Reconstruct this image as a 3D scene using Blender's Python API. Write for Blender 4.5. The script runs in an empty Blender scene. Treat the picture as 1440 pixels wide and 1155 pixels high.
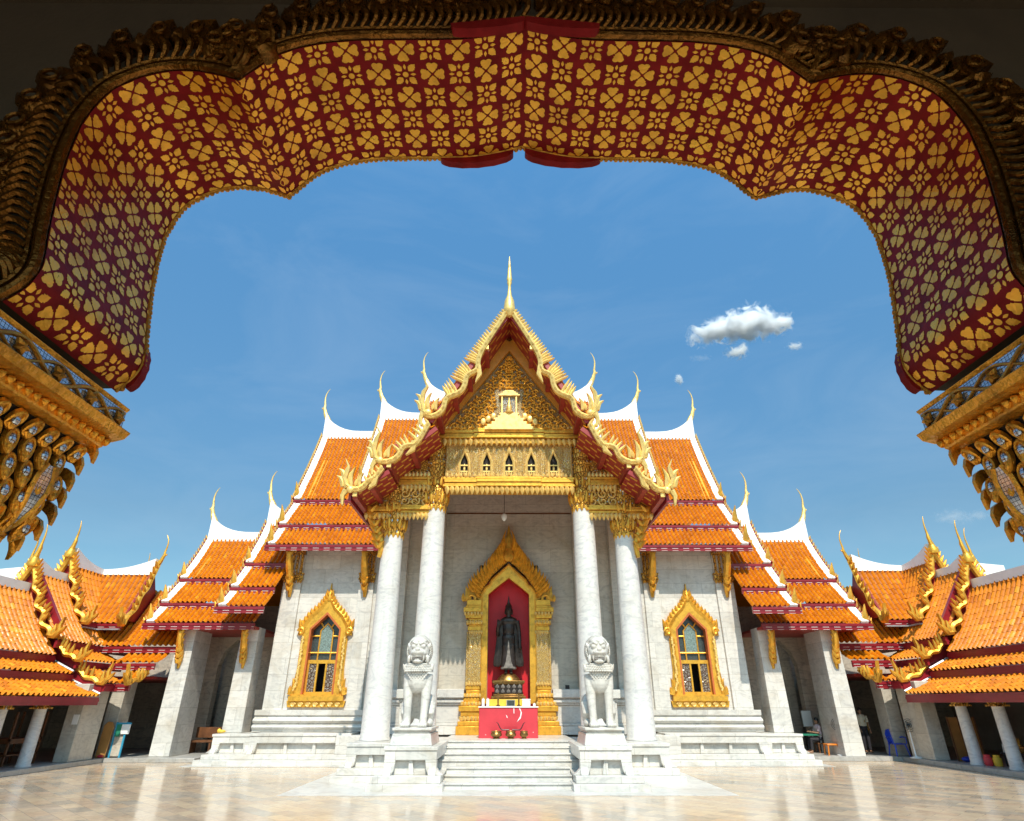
import bpy, math, random
import numpy as np
from mathutils import Vector
R = math.radians
rnd = random.Random(7)
S = bpy.context.scene
COL = S.collection

# ------------------------------------------------------------------ camera, sky, sun
FPX, TH, EYE = 827.0, R(26.5), 2.0
PSI = math.atan(5 * math.cos(TH) / FPX)
cam = bpy.data.objects.new('camera', bpy.data.cameras.new('camera'))
COL.objects.link(cam)
cam.location = (0, 0, EYE)
cam.rotation_euler = (R(90) + TH, 0, -PSI)
cam.data.sensor_width = 36
cam.data.lens = 36 * FPX / 1440
cam.data.clip_start, cam.data.clip_end = 0.05, 20000
S.camera = cam

SUN_EL, SUN_AZ = R(51), R(6)          # behind the camera, a touch to its right
W = bpy.data.worlds.new('World'); S.world = W; W.use_nodes = True
wn, wl = W.node_tree.nodes, W.node_tree.links
sky = wn.new('ShaderNodeTexSky'); sky.sky_type = 'NISHITA'; sky.sun_disc = False
sky.sun_elevation = SUN_EL; sky.sun_rotation = R(180) - SUN_AZ
sky.air_density = 1.0; sky.dust_density = 1.3; sky.ozone_density = 2.0
hs = wn.new('ShaderNodeMix'); hs.data_type = 'RGBA'; hs.blend_type = 'MULTIPLY'; hs.inputs[0].default_value = 1
hs.inputs[7].default_value = (1.22, 2.0, 2.1, 1)          # clean tropical blue
wl.new(sky.outputs[0], hs.inputs[6])
# humid tropical air: the zenith is paler and the horizon softer than in the clean model, with faint veils of haze
tcw = wn.new('ShaderNodeTexCoord'); sxw = wn.new('ShaderNodeSeparateXYZ'); wl.new(tcw.outputs['Generated'], sxw.inputs[0])
rpw = wn.new('ShaderNodeValToRGB'); ew = rpw.color_ramp.elements
ew[0].position, ew[0].color = .25, (.43, .355, .335, 1); ew[1].position, ew[1].color = .80, (.58, .68, .72, 1)
wl.new(sxw.outputs[2], rpw.inputs['Fac'])
gr = wn.new('ShaderNodeMix'); gr.data_type = 'RGBA'; gr.blend_type = 'MULTIPLY'; gr.inputs[0].default_value = 1
wl.new(hs.outputs[2], gr.inputs[6]); wl.new(rpw.outputs[0], gr.inputs[7])
mpw = wn.new('ShaderNodeMapping'); mpw.inputs['Scale'].default_value = (1.4, 1.4, 4.0); mpw.inputs['Rotation'].default_value = (.2, .15, .4); wl.new(tcw.outputs['Generated'], mpw.inputs['Vector'])
nzw = wn.new('ShaderNodeTexNoise'); nzw.inputs['Scale'].default_value = 2.2; nzw.inputs['Detail'].default_value = 7; nzw.inputs['Roughness'].default_value = .6; nzw.inputs['Distortion'].default_value = .8
wl.new(mpw.outputs[0], nzw.inputs['Vector'])
rhz = wn.new('ShaderNodeValToRGB'); eh = rhz.color_ramp.elements; eh[0].position, eh[0].color = .45, (0, 0, 0, 1); eh[1].position, eh[1].color = .85, (.16, .16, .16, 1)
wl.new(nzw.outputs['Fac'], rhz.inputs['Fac'])
hz = wn.new('ShaderNodeMix'); hz.data_type = 'RGBA'; hz.inputs[7].default_value = (3.2, 3.9, 4.6, 1)
wl.new(rhz.outputs[0], hz.inputs[0]); wl.new(gr.outputs[2], hz.inputs[6])
wl.new(hz.outputs[2], wn['Background'].inputs['Color'])
wn['Background'].inputs['Strength'].default_value = 0.15
sd = bpy.data.lights.new('sun', 'SUN'); sd.energy = 3.8; sd.angle = R(0.5); sd.color = (1, .92, .78)
sun = bpy.data.objects.new('sun', sd); COL.objects.link(sun)
dv = Vector((-math.sin(SUN_AZ) * math.cos(SUN_EL), math.cos(SUN_AZ) * math.cos(SUN_EL), -math.sin(SUN_EL)))
sun.rotation_euler = dv.to_track_quat('-Z', 'Y').to_euler()
sun.location = (10, -60, 60)
S.cycles.volume_bounces = 24; S.cycles.max_bounces = 24
S.view_settings.view_transform = 'Standard'; S.view_settings.look = 'None'
S.view_settings.exposure = 0.34; S.view_settings.gamma = 1

# ------------------------------------------------------------------ measuring helpers
def ray(px, py):
    u = (px - 720) / FPX; v = (577.5 - py) / FPX
    y = math.cos(TH) - v * math.sin(TH); z = math.sin(TH) + v * math.cos(TH)
    return (u * math.cos(PSI) + y * math.sin(PSI), -u * math.sin(PSI) + y * math.cos(PSI), z)
def at(px, py, Y):
    x, y, z = ray(px, py); t = Y / y
    return (x * t, EYE + z * t)                     # X, Z on the plane at distance Y
def ax(px, py, X):
    x, y, z = ray(px, py); t = X / x
    return (y * t, EYE + z * t)                     # Y, Z on the plane at X

# ------------------------------------------------------------------ materials
def nodes(name):
    m = bpy.data.materials.new(name); m.use_nodes = True
    n, l = m.node_tree.nodes, m.node_tree.links
    return m, n, l, n['Principled BSDF']
def pos(n, l, scale=(1, 1, 1), rot=(0, 0, 0)):
    g = n.new('ShaderNodeNewGeometry'); mp = n.new('ShaderNodeMapping')
    mp.inputs['Scale'].default_value = scale; mp.inputs['Rotation'].default_value = rot
    l.new(g.outputs['Position'], mp.inputs['Vector']); return mp.outputs[0]
def noise(n, l, vec, sc, det=4, rough=.55, dist=0):
    t = n.new('ShaderNodeTexNoise'); t.inputs['Scale'].default_value = sc; t.inputs['Detail'].default_value = det
    t.inputs['Roughness'].default_value = rough; t.inputs['Distortion'].default_value = dist
    l.new(vec, t.inputs['Vector']); return t.outputs['Fac']
def ramp(n, l, fac, stops):
    r = n.new('ShaderNodeValToRGB'); e = r.color_ramp.elements
    while len(e) < len(stops): e.new(.5)
    for k, (p, c) in enumerate(stops):
        e[k].position = p; e[k].color = (*c, 1) if len(c) == 3 else c
    l.new(fac, r.inputs['Fac']); return r.outputs['Color']
def mix(n, l, fac, a, b, mode='MIX'):
    x = n.new('ShaderNodeMix'); x.data_type = 'RGBA'; x.blend_type = mode
    for v, s in ((fac, 0), (a, 6), (b, 7)):
        if isinstance(v, (int, float)): x.inputs[s].default_value = v
        elif isinstance(v, tuple): x.inputs[s].default_value = (*v, 1)
        else: l.new(v, x.inputs[s])
    return x.outputs[2]
def math_n(n, l, op, a, b=None):
    x = n.new('ShaderNodeMath'); x.operation = op
    for v, s in ((a, 0), (b, 1)):
        if v is None: continue
        if isinstance(v, (int, float)): x.inputs[s].default_value = v
        else: l.new(v, x.inputs[s])
    return x.outputs[0]
def bump(n, l, b, h, strength, dist=.02):
    x = n.new('ShaderNodeBump'); x.inputs['Strength'].default_value = strength; x.inputs['Distance'].default_value = dist
    l.new(h, x.inputs['Height']); l.new(x.outputs[0], b.inputs['Normal'])

def plain(name, col, rough=.5, metal=0, var=.25, sc=3, bmp=.15, bsc=30):
    m, n, l, b = nodes(name)
    p = pos(n, l)
    f = noise(n, l, p, sc)
    lo = tuple(c * (1 - var) for c in col); hi = tuple(min(1, c * (1 + var * .6)) for c in col)
    l.new(ramp(n, l, f, [(.3, lo), (.7, hi)]), b.inputs['Base Color'])
    b.inputs['Roughness'].default_value = rough; b.inputs['Metallic'].default_value = metal
    if bmp: bump(n, l, b, noise(n, l, p, bsc, 3), bmp)
    return m
def marble(name, light, dark, joint=True, rough=.35, bw=1.25, bh=.62, stain=(.45, .36, .24), st=.35):
    m, n, l, b = nodes(name)
    p = pos(n, l)
    warp = noise(n, l, p, .7, 5, .6, 1.2)
    vein = noise(n, l, pos(n, l, (1, 1, 2.2), (.3, .5, .6)), 1.6, 7, .65, 2.5)
    c = ramp(n, l, vein, [(.36, dark), (.47, tuple((a * 2 + d) / 3 for a, d in zip(light, dark))), (.56, light), (.8, light)])
    c = mix(n, l, math_n(n, l, 'MULTIPLY', ramp(n, l, warp, [(.5, (0, 0, 0)), (.75, (1, 1, 1))]), st), c, stain)
    # fine rain streaks
    sk = noise(n, l, pos(n, l, (7, 7, .35)), 1.0, 4)
    c = mix(n, l, math_n(n, l, 'MULTIPLY', ramp(n, l, sk, [(.5, (0, 0, 0)), (.78, (1, 1, 1))]), .22), c, tuple(.55 * d for d in dark))
    if joint:
        g = n.new('ShaderNodeNewGeometry'); sx = n.new('ShaderNodeSeparateXYZ'); l.new(g.outputs['Position'], sx.inputs[0])
        cx = n.new('ShaderNodeCombineXYZ')
        l.new(math_n(n, l, 'ADD', sx.outputs[0], sx.outputs[1]), cx.inputs[0]); l.new(sx.outputs[2], cx.inputs[1])
        br = n.new('ShaderNodeTexBrick'); br.inputs['Scale'].default_value = 1
        br.inputs['Brick Width'].default_value = bw; br.inputs['Row Height'].default_value = bh
        br.inputs['Mortar Size'].default_value = .006; br.inputs['Mortar Smooth'].default_value = .3
        br.inputs['Color1'].default_value = (1, 1, 1, 1); br.inputs['Color2'].default_value = (.76, .77, .77, 1)
        br.inputs['Mortar'].default_value = (.42, .38, .33, 1)
        l.new(cx.outputs[0], br.inputs['Vector'])
        c = mix(n, l, .75, c, br.outputs['Color'], 'MULTIPLY')
    l.new(c, b.inputs['Base Color']); b.inputs['Roughness'].default_value = rough
    bump(n, l, b, noise(n, l, p, 14, 5), .08)
    return m
def gold(name, col, rough=.33, metal=.6, bmp=.35, bsc=35, grime_shade=(.20, .08, .015), gr=.5):
    m, n, l, b = nodes(name)
    p = pos(n, l)
    f = noise(n, l, p, 6, 5, .6)
    c = ramp(n, l, f, [(.28, tuple(x * .62 for x in col)), (.5, col), (.75, tuple(min(1, x * 1.15) for x in col))])
    g = noise(n, l, p, 2.3, 6, .7)
    c = mix(n, l, math_n(n, l, 'MULTIPLY', ramp(n, l, g, [(.52, (0, 0, 0)), (.75, (1, 1, 1))]), gr), c, grime_shade)
    l.new(c, b.inputs['Base Color'])
    b.inputs['Metallic'].default_value = metal
    l.new(ramp(n, l, f, [(.2, (rough * 1.5,) * 3), (.8, (rough * .8,) * 3)]), b.inputs['Roughness'])
    bump(n, l, b, noise(n, l, p, bsc, 4), bmp, .015)
    return m
def ornate(name, gcol, gap, sc=14, inlay=(.45, .55, .6), inl=.35, stretch=(1, 1, 1)):
    """carved gilding: raised gold cells round small mirror inlays with dark red lacquer between"""
    m, n, l, b = nodes(name)
    p = pos(n, l, stretch)
    v1 = n.new('ShaderNodeTexVoronoi'); v1.feature = 'F1'; v1.inputs['Scale'].default_value = sc; l.new(p, v1.inputs['Vector'])
    v2 = n.new('ShaderNodeTexVoronoi'); v2.feature = 'DISTANCE_TO_EDGE'; v2.inputs['Scale'].default_value = sc; l.new(p, v2.inputs['Vector'])
    c = ramp(n, l, v2.outputs['Distance'], [(.02, gap), (.09, gcol), (1, gcol)])
    sel = n.new('ShaderNodeSeparateColor'); l.new(v1.outputs['Color'], sel.inputs[0])
    core = math_n(n, l, 'MULTIPLY', math_n(n, l, 'LESS_THAN', v1.outputs['Distance'], .30), math_n(n, l, 'LESS_THAN', sel.outputs[0], inl))
    c = mix(n, l, core, c, inlay)
    l.new(c, b.inputs['Base Color']); b.inputs['Metallic'].default_value = .42; b.inputs['Roughness'].default_value = .32
    h = math_n(n, l, 'SUBTRACT', ramp(n, l, v2.outputs['Distance'], [(.0, (0, 0, 0)), (.18, (1, 1, 1))]), math_n(n, l, 'MULTIPLY', core, .4))
    bump(n, l, b, h, .9, .03)
    return m

M = {}
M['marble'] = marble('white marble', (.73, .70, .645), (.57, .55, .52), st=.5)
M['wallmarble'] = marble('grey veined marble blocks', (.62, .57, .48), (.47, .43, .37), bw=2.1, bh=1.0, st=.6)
M['column'] = marble('column marble', (.71, .69, .65), (.55, .54, .53), joint=False, st=.25)
M['statue'] = marble('statue marble', (.66, .635, .58), (.48, .46, .42), joint=False, rough=.5, st=.5)
M['stone'] = marble('beige stone', (.60, .53, .43), (.38, .34, .29), bw=.9, bh=.6, rough=.5, st=.5)
M['plaster'] = plain('plaster', (.50, .45, .38), .8, var=.2, sc=1.5)
M['gateplaster'] = plain('shade-darkened gate plaster', (.06, .045, .03), .8, var=.25, sc=1.5)  # shade on the inner gate walls is put into this dark tone
M['stucco'] = plain('white stucco', (.88, .87, .84), .55, var=.08, sc=2, bmp=.1)
M['gold'] = gold('bright gilding', (.86, .45, .055))
M['palegold'] = gold('pale gilding', (.92, .63, .20), rough=.38, metal=.45, bmp=.2, gr=.22)
M['darkgold'] = gold('dark gilding', (.50, .24, .035), rough=.36, metal=.8, bmp=.7, bsc=28, gr=.8, grime_shade=(.035, .014, .006))
M['carvegold'] = gold('deep carved gilding', (.78, .36, .035), rough=.28, metal=.7, bmp=.9, bsc=30, gr=.95, grime_shade=(.05, .018, .006))  # strong dark mottling puts the carving's deep shadow into the colour
M['shadegold'] = gold('shade-darkened gilding', (.17, .07, .010), rough=.24, metal=.8, bmp=.8, bsc=30, gr=.9, grime_shade=(.012, .006, .004))  # shade of the near face is put into this dark gilding
M['leafgold'] = gold('gold leaf', (1.0, .50, .045), rough=.28, metal=.45, bmp=.3, bsc=55, gr=.25, grime_shade=(.75, .28, .03))
M['orn'] = ornate('carved gilt panel', (.84, .45, .07), (.16, .05, .02), 13)
M['ornfine'] = ornate('fine gilt mosaic', (.95, .66, .22), (.46, .23, .06), 24, inlay=(.85, .80, .64), inl=.5)
M['pedmirror'] = ornate('silvered mosaic ground', (.74, .55, .26), (.32, .18, .06), 26, inlay=(.80, .80, .74), inl=.6)
M['orncap'] = ornate('gilt capital carving', (.86, .45, .065), (.12, .035, .012), 11, inl=.25, stretch=(1, 1, .55))
M['mirror'] = ornate('mirror mosaic', (.60, .60, .56), (.28, .15, .04), 22, inlay=(.85, .55, .14), inl=.5)
M['fascia'] = plain('crimson lacquer', (.27, .016, .024), .32, var=.2, bmp=.05)
M['soffit'] = plain('red painted boards', (.33, .035, .025), .45, var=.3, sc=4)
M['lacquer'] = plain('maroon lacquer', (.19, .011, .012), .42, var=.3, sc=9, bmp=.1, bsc=40)
M['lacquer'].node_tree.nodes['Principled BSDF'].inputs['Specular IOR Level'].default_value = .08
M['nichered'] = plain('niche red', (.62, .012, .022), .5, var=.15, sc=2, bmp=.05)
M['altarred'] = plain('altar red paint', (.62, .045, .06), .45, var=.12, sc=2, bmp=.05)
M['orange_board'] = plain('amber painted board', (.62, .27, .03), .45, var=.15)
M['reveal'] = plain('red amber reveal', (.52, .13, .03), .45, var=.15)
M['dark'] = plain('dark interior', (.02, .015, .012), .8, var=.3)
M['bronze'] = plain('dark bronze', (.055, .042, .036), .32, .5, var=.45, sc=7, bmp=.25)
M['dusty'] = plain('dusty bronze', (.20, .18, .16), .7, .1, var=.5, sc=9)
M['wood'] = plain('brown wood', (.16, .062, .022), .5, var=.35, sc=5)
M['ply'] = plain('amber plywood', (.42, .20, .055), .5, var=.25, sc=2)
M['paper'] = plain('paper white', (.80, .80, .78), .6, var=.04, bmp=0)
M['bluep'] = plain('blue plastic', (.02, .06, .50), .3, var=.1, bmp=0)
M['greenp'] = plain('green paint', (.02, .22, .13), .5, var=.1, bmp=0)
M['tealp'] = plain('turquoise paint', (.03, .30, .48), .5, var=.1, bmp=0)
M['orangep'] = plain('orange plastic', (.75, .22, .02), .35, var=.1, bmp=0)
M['steel'] = plain('grey metal', (.45, .45, .44), .35, .7, var=.1, bmp=0)
M['black'] = plain('black plastic', (.015, .015, .016), .4, var=.1, bmp=0)
M['skin'] = plain('skin', (.32, .17, .10), .55, var=.1, bmp=0)
M['pinkc'] = plain('pale pink cloth', (.66, .50, .54), .8, var=.12, bmp=.1)
M['creamc'] = plain('cream cloth', (.66, .60, .46), .8, var=.12, bmp=.1)
M['darkc'] = plain('dark cloth', (.03, .028, .035), .8, var=.2, bmp=.1)
M['mustard'] = plain('mustard cloth', (.48, .26, .04), .75, var=.2, bmp=.1)
M['brass'] = plain('aged brass', (.34, .19, .06), .34, .85, var=.4, sc=12)
M['yellow'] = plain('yellow satin', (.80, .52, .05), .5, var=.12, bmp=.1)
M['greysheet'] = plain('zinc flashing', (.42, .44, .45), .45, .5, var=.2)
M['tan'] = marble('tan gate paving', (.84, .62, .38), (.66, .47, .28), bw=.6, bh=.6, st=.15)
M['kerb'] = marble('grey kerb stone', (.46, .44, .41), (.33, .32, .30), bw=1.4, bh=.4, rough=.4)
M['glassdark'] = plain('dark glass', (.05, .06, .06), .08, 0, var=.4, sc=12, bmp=.1, bsc=60)
M['glasspale'] = plain('etched glass', (.20, .27, .25), .15, 0, var=.5, sc=16, bmp=.4, bsc=22)
M['shutter'] = ornate('carved grey shutter', (.30, .26, .22), (.07, .03, .02), 9, inlay=(.5, .38, .2), inl=.2)

# glazed tiles: one random tone per tile (uv counts ribs and courses)
m, n, l, b = nodes('orange glazed tiles')
uv = n.new('ShaderNodeUVMap'); uv.uv_map = 'UVMap'
fl = n.new('ShaderNodeVectorMath'); fl.operation = 'FLOOR'; l.new(uv.outputs[0], fl.inputs[0])
wnz = n.new('ShaderNodeTexWhiteNoise'); wnz.noise_dimensions = '2D'; l.new(fl.outputs[0], wnz.inputs['Vector'])
c = ramp(n, l, wnz.outputs['Value'], [(0, (.50, .135, .004)), (.12, (.61, .180, .005)), (.45, (.67, .205, .005)), (.85, (.71, .225, .006)), (.95, (.75, .27, .009)), (1, (.78, .33, .02))])
p = pos(n, l)
c = mix(n, l, math_n(n, l, 'MULTIPLY', ramp(n, l, noise(n, l, p, .9, 6, .7), [(.5, (0, 0, 0)), (.72, (1, 1, 1))]), .35), c, (.34, .10, .012))
c = mix(n, l, math_n(n, l, 'MULTIPLY', ramp(n, l, noise(n, l, p, 5, 6, .7), [(.56, (0, 0, 0)), (.7, (1, 1, 1))]), .35), c, (.18, .055, .012))
l.new(c, b.inputs['Base Color']); l.new(ramp(n, l, noise(n, l, p, 9, 4), [(.35, (.22,) * 3), (.65, (.5,) * 3)]), b.inputs['Roughness'])
b.inputs['Specular IOR Level'].default_value = .18; b.inputs['Coat Weight'].default_value = .0
bump(n, l, b, noise(n, l, p, 25, 3), .12)
M['tile'] = m
M['pan'] = plain('dark pan tiles', (.40, .115, .012), .5, var=.4, sc=6)  # darker tone for the channel faces between ribs
# dashed trim on the eaves boards
m, n, l, b = nodes('dashed trim')
g = n.new('ShaderNodeNewGeometry'); sx = n.new('ShaderNodeSeparateXYZ'); l.new(g.outputs['Position'], sx.inputs[0])
t = math_n(n, l, 'FRACT', math_n(n, l, 'MULTIPLY', math_n(n, l, 'ADD', sx.outputs[0], sx.outputs[1]), 2.1))
c = mix(n, l, math_n(n, l, 'GREATER_THAN', t, .55), (.75, .60, .56), (.30, .02, .03))
l.new(c, b.inputs['Base Color']); b.inputs['Roughness'].default_value = .4
M['dash'] = m
# red boards with gilt stencils under the eaves
m, n, l, b = nodes('stencilled red boards')
br = n.new('ShaderNodeTexBrick'); br.inputs['Scale'].default_value = 1; br.inputs['Brick Width'].default_value = .42; br.inputs['Row Height'].default_value = .30
br.inputs['Mortar Size'].default_value = .10; br.inputs['Mortar Smooth'].default_value = .1
br.inputs['Color1'].default_value = br.inputs['Color2'].default_value = (.62, .30, .04, 1); br.inputs['Mortar'].default_value = (.30, .022, .02, 1)
l.new(pos(n, l), br.inputs['Vector']); l.new(br.outputs['Color'], b.inputs['Base Color']); b.inputs['Roughness'].default_value = .4
M['stencil'] = m
# polished courtyard paving: staggered lozenge slabs in warm and grey marbles
m, n, l, b = nodes('polished marble paving')
p = pos(n, l, (1, 1, 1), (0, 0, R(45)))
def brick(w, h, seedcol):
    br = n.new('ShaderNodeTexBrick'); br.inputs['Scale'].default_value = 1
    br.inputs['Brick Width'].default_value = w; br.inputs['Row Height'].default_value = h
    br.inputs['Mortar Size'].default_value = .006; br.inputs['Bias'].default_value = 0
    br.inputs['Color1'].default_value = (0, 0, 0, 1); br.inputs['Color2'].default_value = (1, 1, 1, 1); br.inputs['Mortar'].default_value = (.5, .5, .5, 1)
    l.new(p, br.inputs['Vector']); return br
b1 = brick(.72, .36, 0)
tone = ramp(n, l, b1.outputs['Color'], [(0, (.36, .325, .275)), (.22, (.54, .40, .285)), (.5, (.61, .475, .34)), (.75, (.52, .42, .32)), (1, (.41, .37, .315))])
vein = noise(n, l, p, 3.2, 6, .65, 2)
c = mix(n, l, .45, tone, ramp(n, l, vein, [(.3, (.36, .30, .25)), (.6, (.76, .64, .50))]), 'OVERLAY')
big = noise(n, l, pos(n, l), .35, 4)
c = mix(n, l, math_n(n, l, 'MULTIPLY', big, .2), c, (.58, .50, .39))
c = mix(n, l, math_n(n, l, 'MULTIPLY', b1.outputs['Fac'], .7), c, (.26, .23, .19))
l.new(c, b.inputs['Base Color'])
l.new(ramp(n, l, noise(n, l, pos(n, l), 1.3, 5, .7), [(.3, (.08,) * 3), (.7, (.24,) * 3)]), b.inputs['Roughness'])
b.inputs['Specular IOR Level'].default_value = .38
bump(n, l, b, noise(n, l, p, 1.2, 3), .02, .01)
M['floor'] = m
# small mirror squares for the gateway frieze
m, n, l, b = nodes('blue mirror squares')
br = n.new('ShaderNodeTexBrick'); br.inputs['Scale'].default_value = 1; br.inputs['Brick Width'].default_value = .017; br.inputs['Row Height'].default_value = .017
br.offset = 0; br.inputs['Mortar Size'].default_value = .0012
br.inputs['Color1'].default_value = (.62, .70, .80, 1); br.inputs['Color2'].default_value = (.42, .50, .62, 1); br.inputs['Mortar'].default_value = (.05, .035, .03, 1)
g = n.new('ShaderNodeNewGeometry'); sx = n.new('ShaderNodeSeparateXYZ'); l.new(g.outputs['Position'], sx.inputs[0])
cx = n.new('ShaderNodeCombineXYZ'); l.new(sx.outputs[1], cx.inputs[0]); l.new(sx.outputs[2], cx.inputs[1]); l.new(cx.outputs[0], br.inputs['Vector'])
l.new(br.outputs['Color'], b.inputs['Base Color']); b.inputs['Roughness'].default_value = .12; b.inputs['Metallic'].default_value = .55
M['mirrorsq'] = m

# ------------------------------------------------------------------ mesh builder
XF = [1.0, 0.0, 1.0]                 # mirror in x, shift in y, scale in z
OFF = {}
class MB:
    def __init__(s): s.v = []; s.f = []; s.m = []; s.k = 0
    def add(s, vs, fs):
        o = len(s.v); s.v += [tuple(a) for a in vs]
        for f in fs: s.f.append(tuple(i + o for i in f)); s.m.append(s.k)
        return s
    def box(s, x0, x1, y0, y1, z0, z1):
        if x0 > x1: x0, x1 = x1, x0
        v = [(x, y, z) for z in (z0, z1) for y in (y0, y1) for x in (x0, x1)]
        return s.add(v, [(0, 2, 3, 1), (4, 5, 7, 6), (0, 1, 5, 4), (2, 6, 7, 3), (0, 4, 6, 2), (1, 3, 7, 5)])
    def taper(s, x0, x1, y0, y1, z0, z1, dx, dy):
        v = [(x0, y0, z0), (x1, y0, z0), (x1, y1, z0), (x0, y1, z0), (x0 + dx, y0 + dy, z1), (x1 - dx, y0 + dy, z1), (x1 - dx, y1 - dy, z1), (x0 + dx, y1 - dy, z1)]
        return s.add(v, [(3, 2, 1, 0), (4, 5, 6, 7), (0, 1, 5, 4), (1, 2, 6, 5), (2, 3, 7, 6), (3, 0, 4, 7)])
    def ext(s, pts, f, d0, d1):
        """polygon pts (a,b) mapped by f(a,b,d) and extruded from d0 to d1"""
        k = len(pts)
        return s.add([f(a, b, d0) for a, b in pts] + [f(a, b, d1) for a, b in pts],
                     [tuple(range(k)), tuple(range(2 * k - 1, k - 1, -1))] + [(i, k + i, k + (i + 1) % k, (i + 1) % k) for i in range(k)])
    def prism(s, pts, y0, y1): return s.ext(pts, lambda a, b, d: (a, d, b), y0, y1)
    def prismx(s, pts, x0, x1): return s.ext(pts, lambda a, b, d: (d, a, b), x0, x1)
    def lathe(s, prof, c, n=24, sx=1, sy=1):
        vs = []; fs = []
        for r, z in prof:
            for i in range(n):
                t = 2 * math.pi * i / n; vs.append((c[0] + r * sx * math.cos(t), c[1] + r * sy * math.sin(t), c[2] + z))
        for j in range(len(prof) - 1):
            for i in range(n):
                a = j * n + i; b2 = j * n + (i + 1) % n; fs.append((a, b2, b2 + n, a + n))
        fs.append(tuple(range(n))[::-1]); fs.append(tuple((len(prof) - 1) * n + i for i in range(n)))
        return s.add(vs, fs)
    def tube(s, pts, rad, n=8, cap=True, flat=1.0):
        P = [Vector(p) for p in pts]; k = len(P)
        if not isinstance(rad, (list, tuple)): rad = [rad] * k
        vs = []; fs = []; up = None
        for i in range(k):
            t = (P[min(i + 1, k - 1)] - P[max(i - 1, 0)]).normalized()
            if up is None: up = Vector((0, 1, 0)) if abs(t.y) < .9 else Vector((1, 0, 0))
            a = (up - t * up.dot(t)).normalized(); up = a; b2 = t.cross(a)
            for j in range(n):
                q = 2 * math.pi * j / n; vs.append(tuple(P[i] + a * (rad[i] * flat * math.cos(q)) + b2 * (rad[i] * math.sin(q))))
        for i in range(k - 1):
            for j in range(n):
                a = i * n + j; b2 = i * n + (j + 1) % n; fs.append((a, b2, b2 + n, a + n))
        if cap: fs.append(tuple(range(n))[::-1]); fs.append(tuple((k - 1) * n + i for i in range(n)))
        return s.add(vs, fs)
    def ball(s, c, r, n=12, m=8):
        if not isinstance(r, tuple): r = (r, r, r)
        vs = []; fs = []
        for j in range(m + 1):
            p = math.pi * j / m
            for i in range(n):
                t = 2 * math.pi * i / n
                vs.append((c[0] + r[0] * math.sin(p) * math.cos(t), c[1] + r[1] * math.sin(p) * math.sin(t), c[2] + r[2] * math.cos(p)))
        for j in range(m):
            for i in range(n):
                a = j * n + i; b2 = j * n + (i + 1) % n; fs.append((a, a + n, b2 + n, b2))
        return s.add(vs, fs)
    def strip(s, path, hw, f, th, bulge=.5):
        """ribbon along a 2-D path, half widths hw, thickness th, front centre line raised by bulge*hw"""
        k = len(path)
        if not isinstance(hw, (list, tuple)): hw = [hw] * k
        vs = []
        for i in range(k):
            a = path[max(i - 1, 0)]; b2 = path[min(i + 1, k - 1)]
            tx, ty = b2[0] - a[0], b2[1] - a[1]; q = math.hypot(tx, ty) or 1; nx, ny = -ty / q, tx / q
            x, y = path[i]; h = hw[i]
            vs += [f(x + nx * h, y + ny * h, 0), f(x, y, -bulge * h), f(x - nx * h, y - ny * h, 0), f(x - nx * h, y - ny * h, th), f(x + nx * h, y + ny * h, th)]
        fs = []
        for i in range(k - 1):
            for j in range(5):
                a = i * 5 + j; b2 = i * 5 + (j + 1) % 5; fs.append((a, a + 5, b2 + 5, b2))
        fs += [(0, 1, 2, 3, 4), tuple((k - 1) * 5 + j for j in (4, 3, 2, 1, 0))]
        return s.add(vs, fs)
    def leaf(s, a, b, w, f, th, bulge=.6, bend=0):
        """pointed leaf from a to b"""
        dx, dy = b[0] - a[0], b[1] - a[1]
        prof = [(0, .55), (.18, .95), (.4, 1), (.65, .7), (.85, .32), (1, .03)]
        pth = [(a[0] + dx * t - dy * bend * math.sin(math.pi * t), a[1] + dy * t + dx * bend * math.sin(math.pi * t)) for t, _ in prof]
        return s.strip(pth, [w * q for _, q in prof], f, th, bulge)
    def build(s, name, mats, parent=None, smooth=35, bevel=0, at0=None):
        v = np.array(s.v, dtype=float) if len(s.v) else np.zeros((0, 3))
        v = v * np.array([XF[0], 1, XF[2]]) + np.array([0, XF[1], 0])
        off = Vector((0, 0, 0))
        if parent is not None: off = OFF[parent.as_pointer()]
        elif at0 is not None: off = Vector(at0)
        me = bpy.data.meshes.new(name)
        me.from_pydata((v - np.array(off)).tolist(), [], s.f if XF[0] > 0 else [f[::-1] for f in s.f])
        if not isinstance(mats, list): mats = [mats]
        for q in mats: me.materials.append(q)
        if len(mats) > 1: me.polygons.foreach_set('material_index', s.m)
        o = bpy.data.objects.new(name, me); COL.objects.link(o)
        if parent is not None: o.parent = parent
        else: o.location = off
        OFF[o.as_pointer()] = off
        if smooth:
            me.shade_smooth(); me.set_sharp_from_angle(angle=R(smooth))
        if bevel:
            bm = o.modifiers.new('bevel', 'BEVEL'); bm.width = bevel; bm.segments = 2; bm.limit_method = 'ANGLE'; bm.angle_limit = R(40)
        return o
def remesh(o, vox, it=4):
    r = o.modifiers.new('remesh', 'REMESH'); r.mode = 'VOXEL'; r.voxel_size = vox; r.use_smooth_shade = True
    q = o.modifiers.new('smooth', 'SMOOTH'); q.factor = .5; q.iterations = it
    return o
def tag(o, label=None, cat=None, group=None, kind=None):
    if label: o['label'] = label
    if cat: o['category'] = cat
    if group: o['group'] = group
    if kind: o['kind'] = kind
    return o
def thing(name, label, cat, loc, group=None):
    o = bpy.data.objects.new(name, None); COL.objects.link(o); o.location = loc; o.empty_display_size = .2
    OFF[o.as_pointer()] = Vector(loc); return tag(o, label, cat, group)
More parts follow.
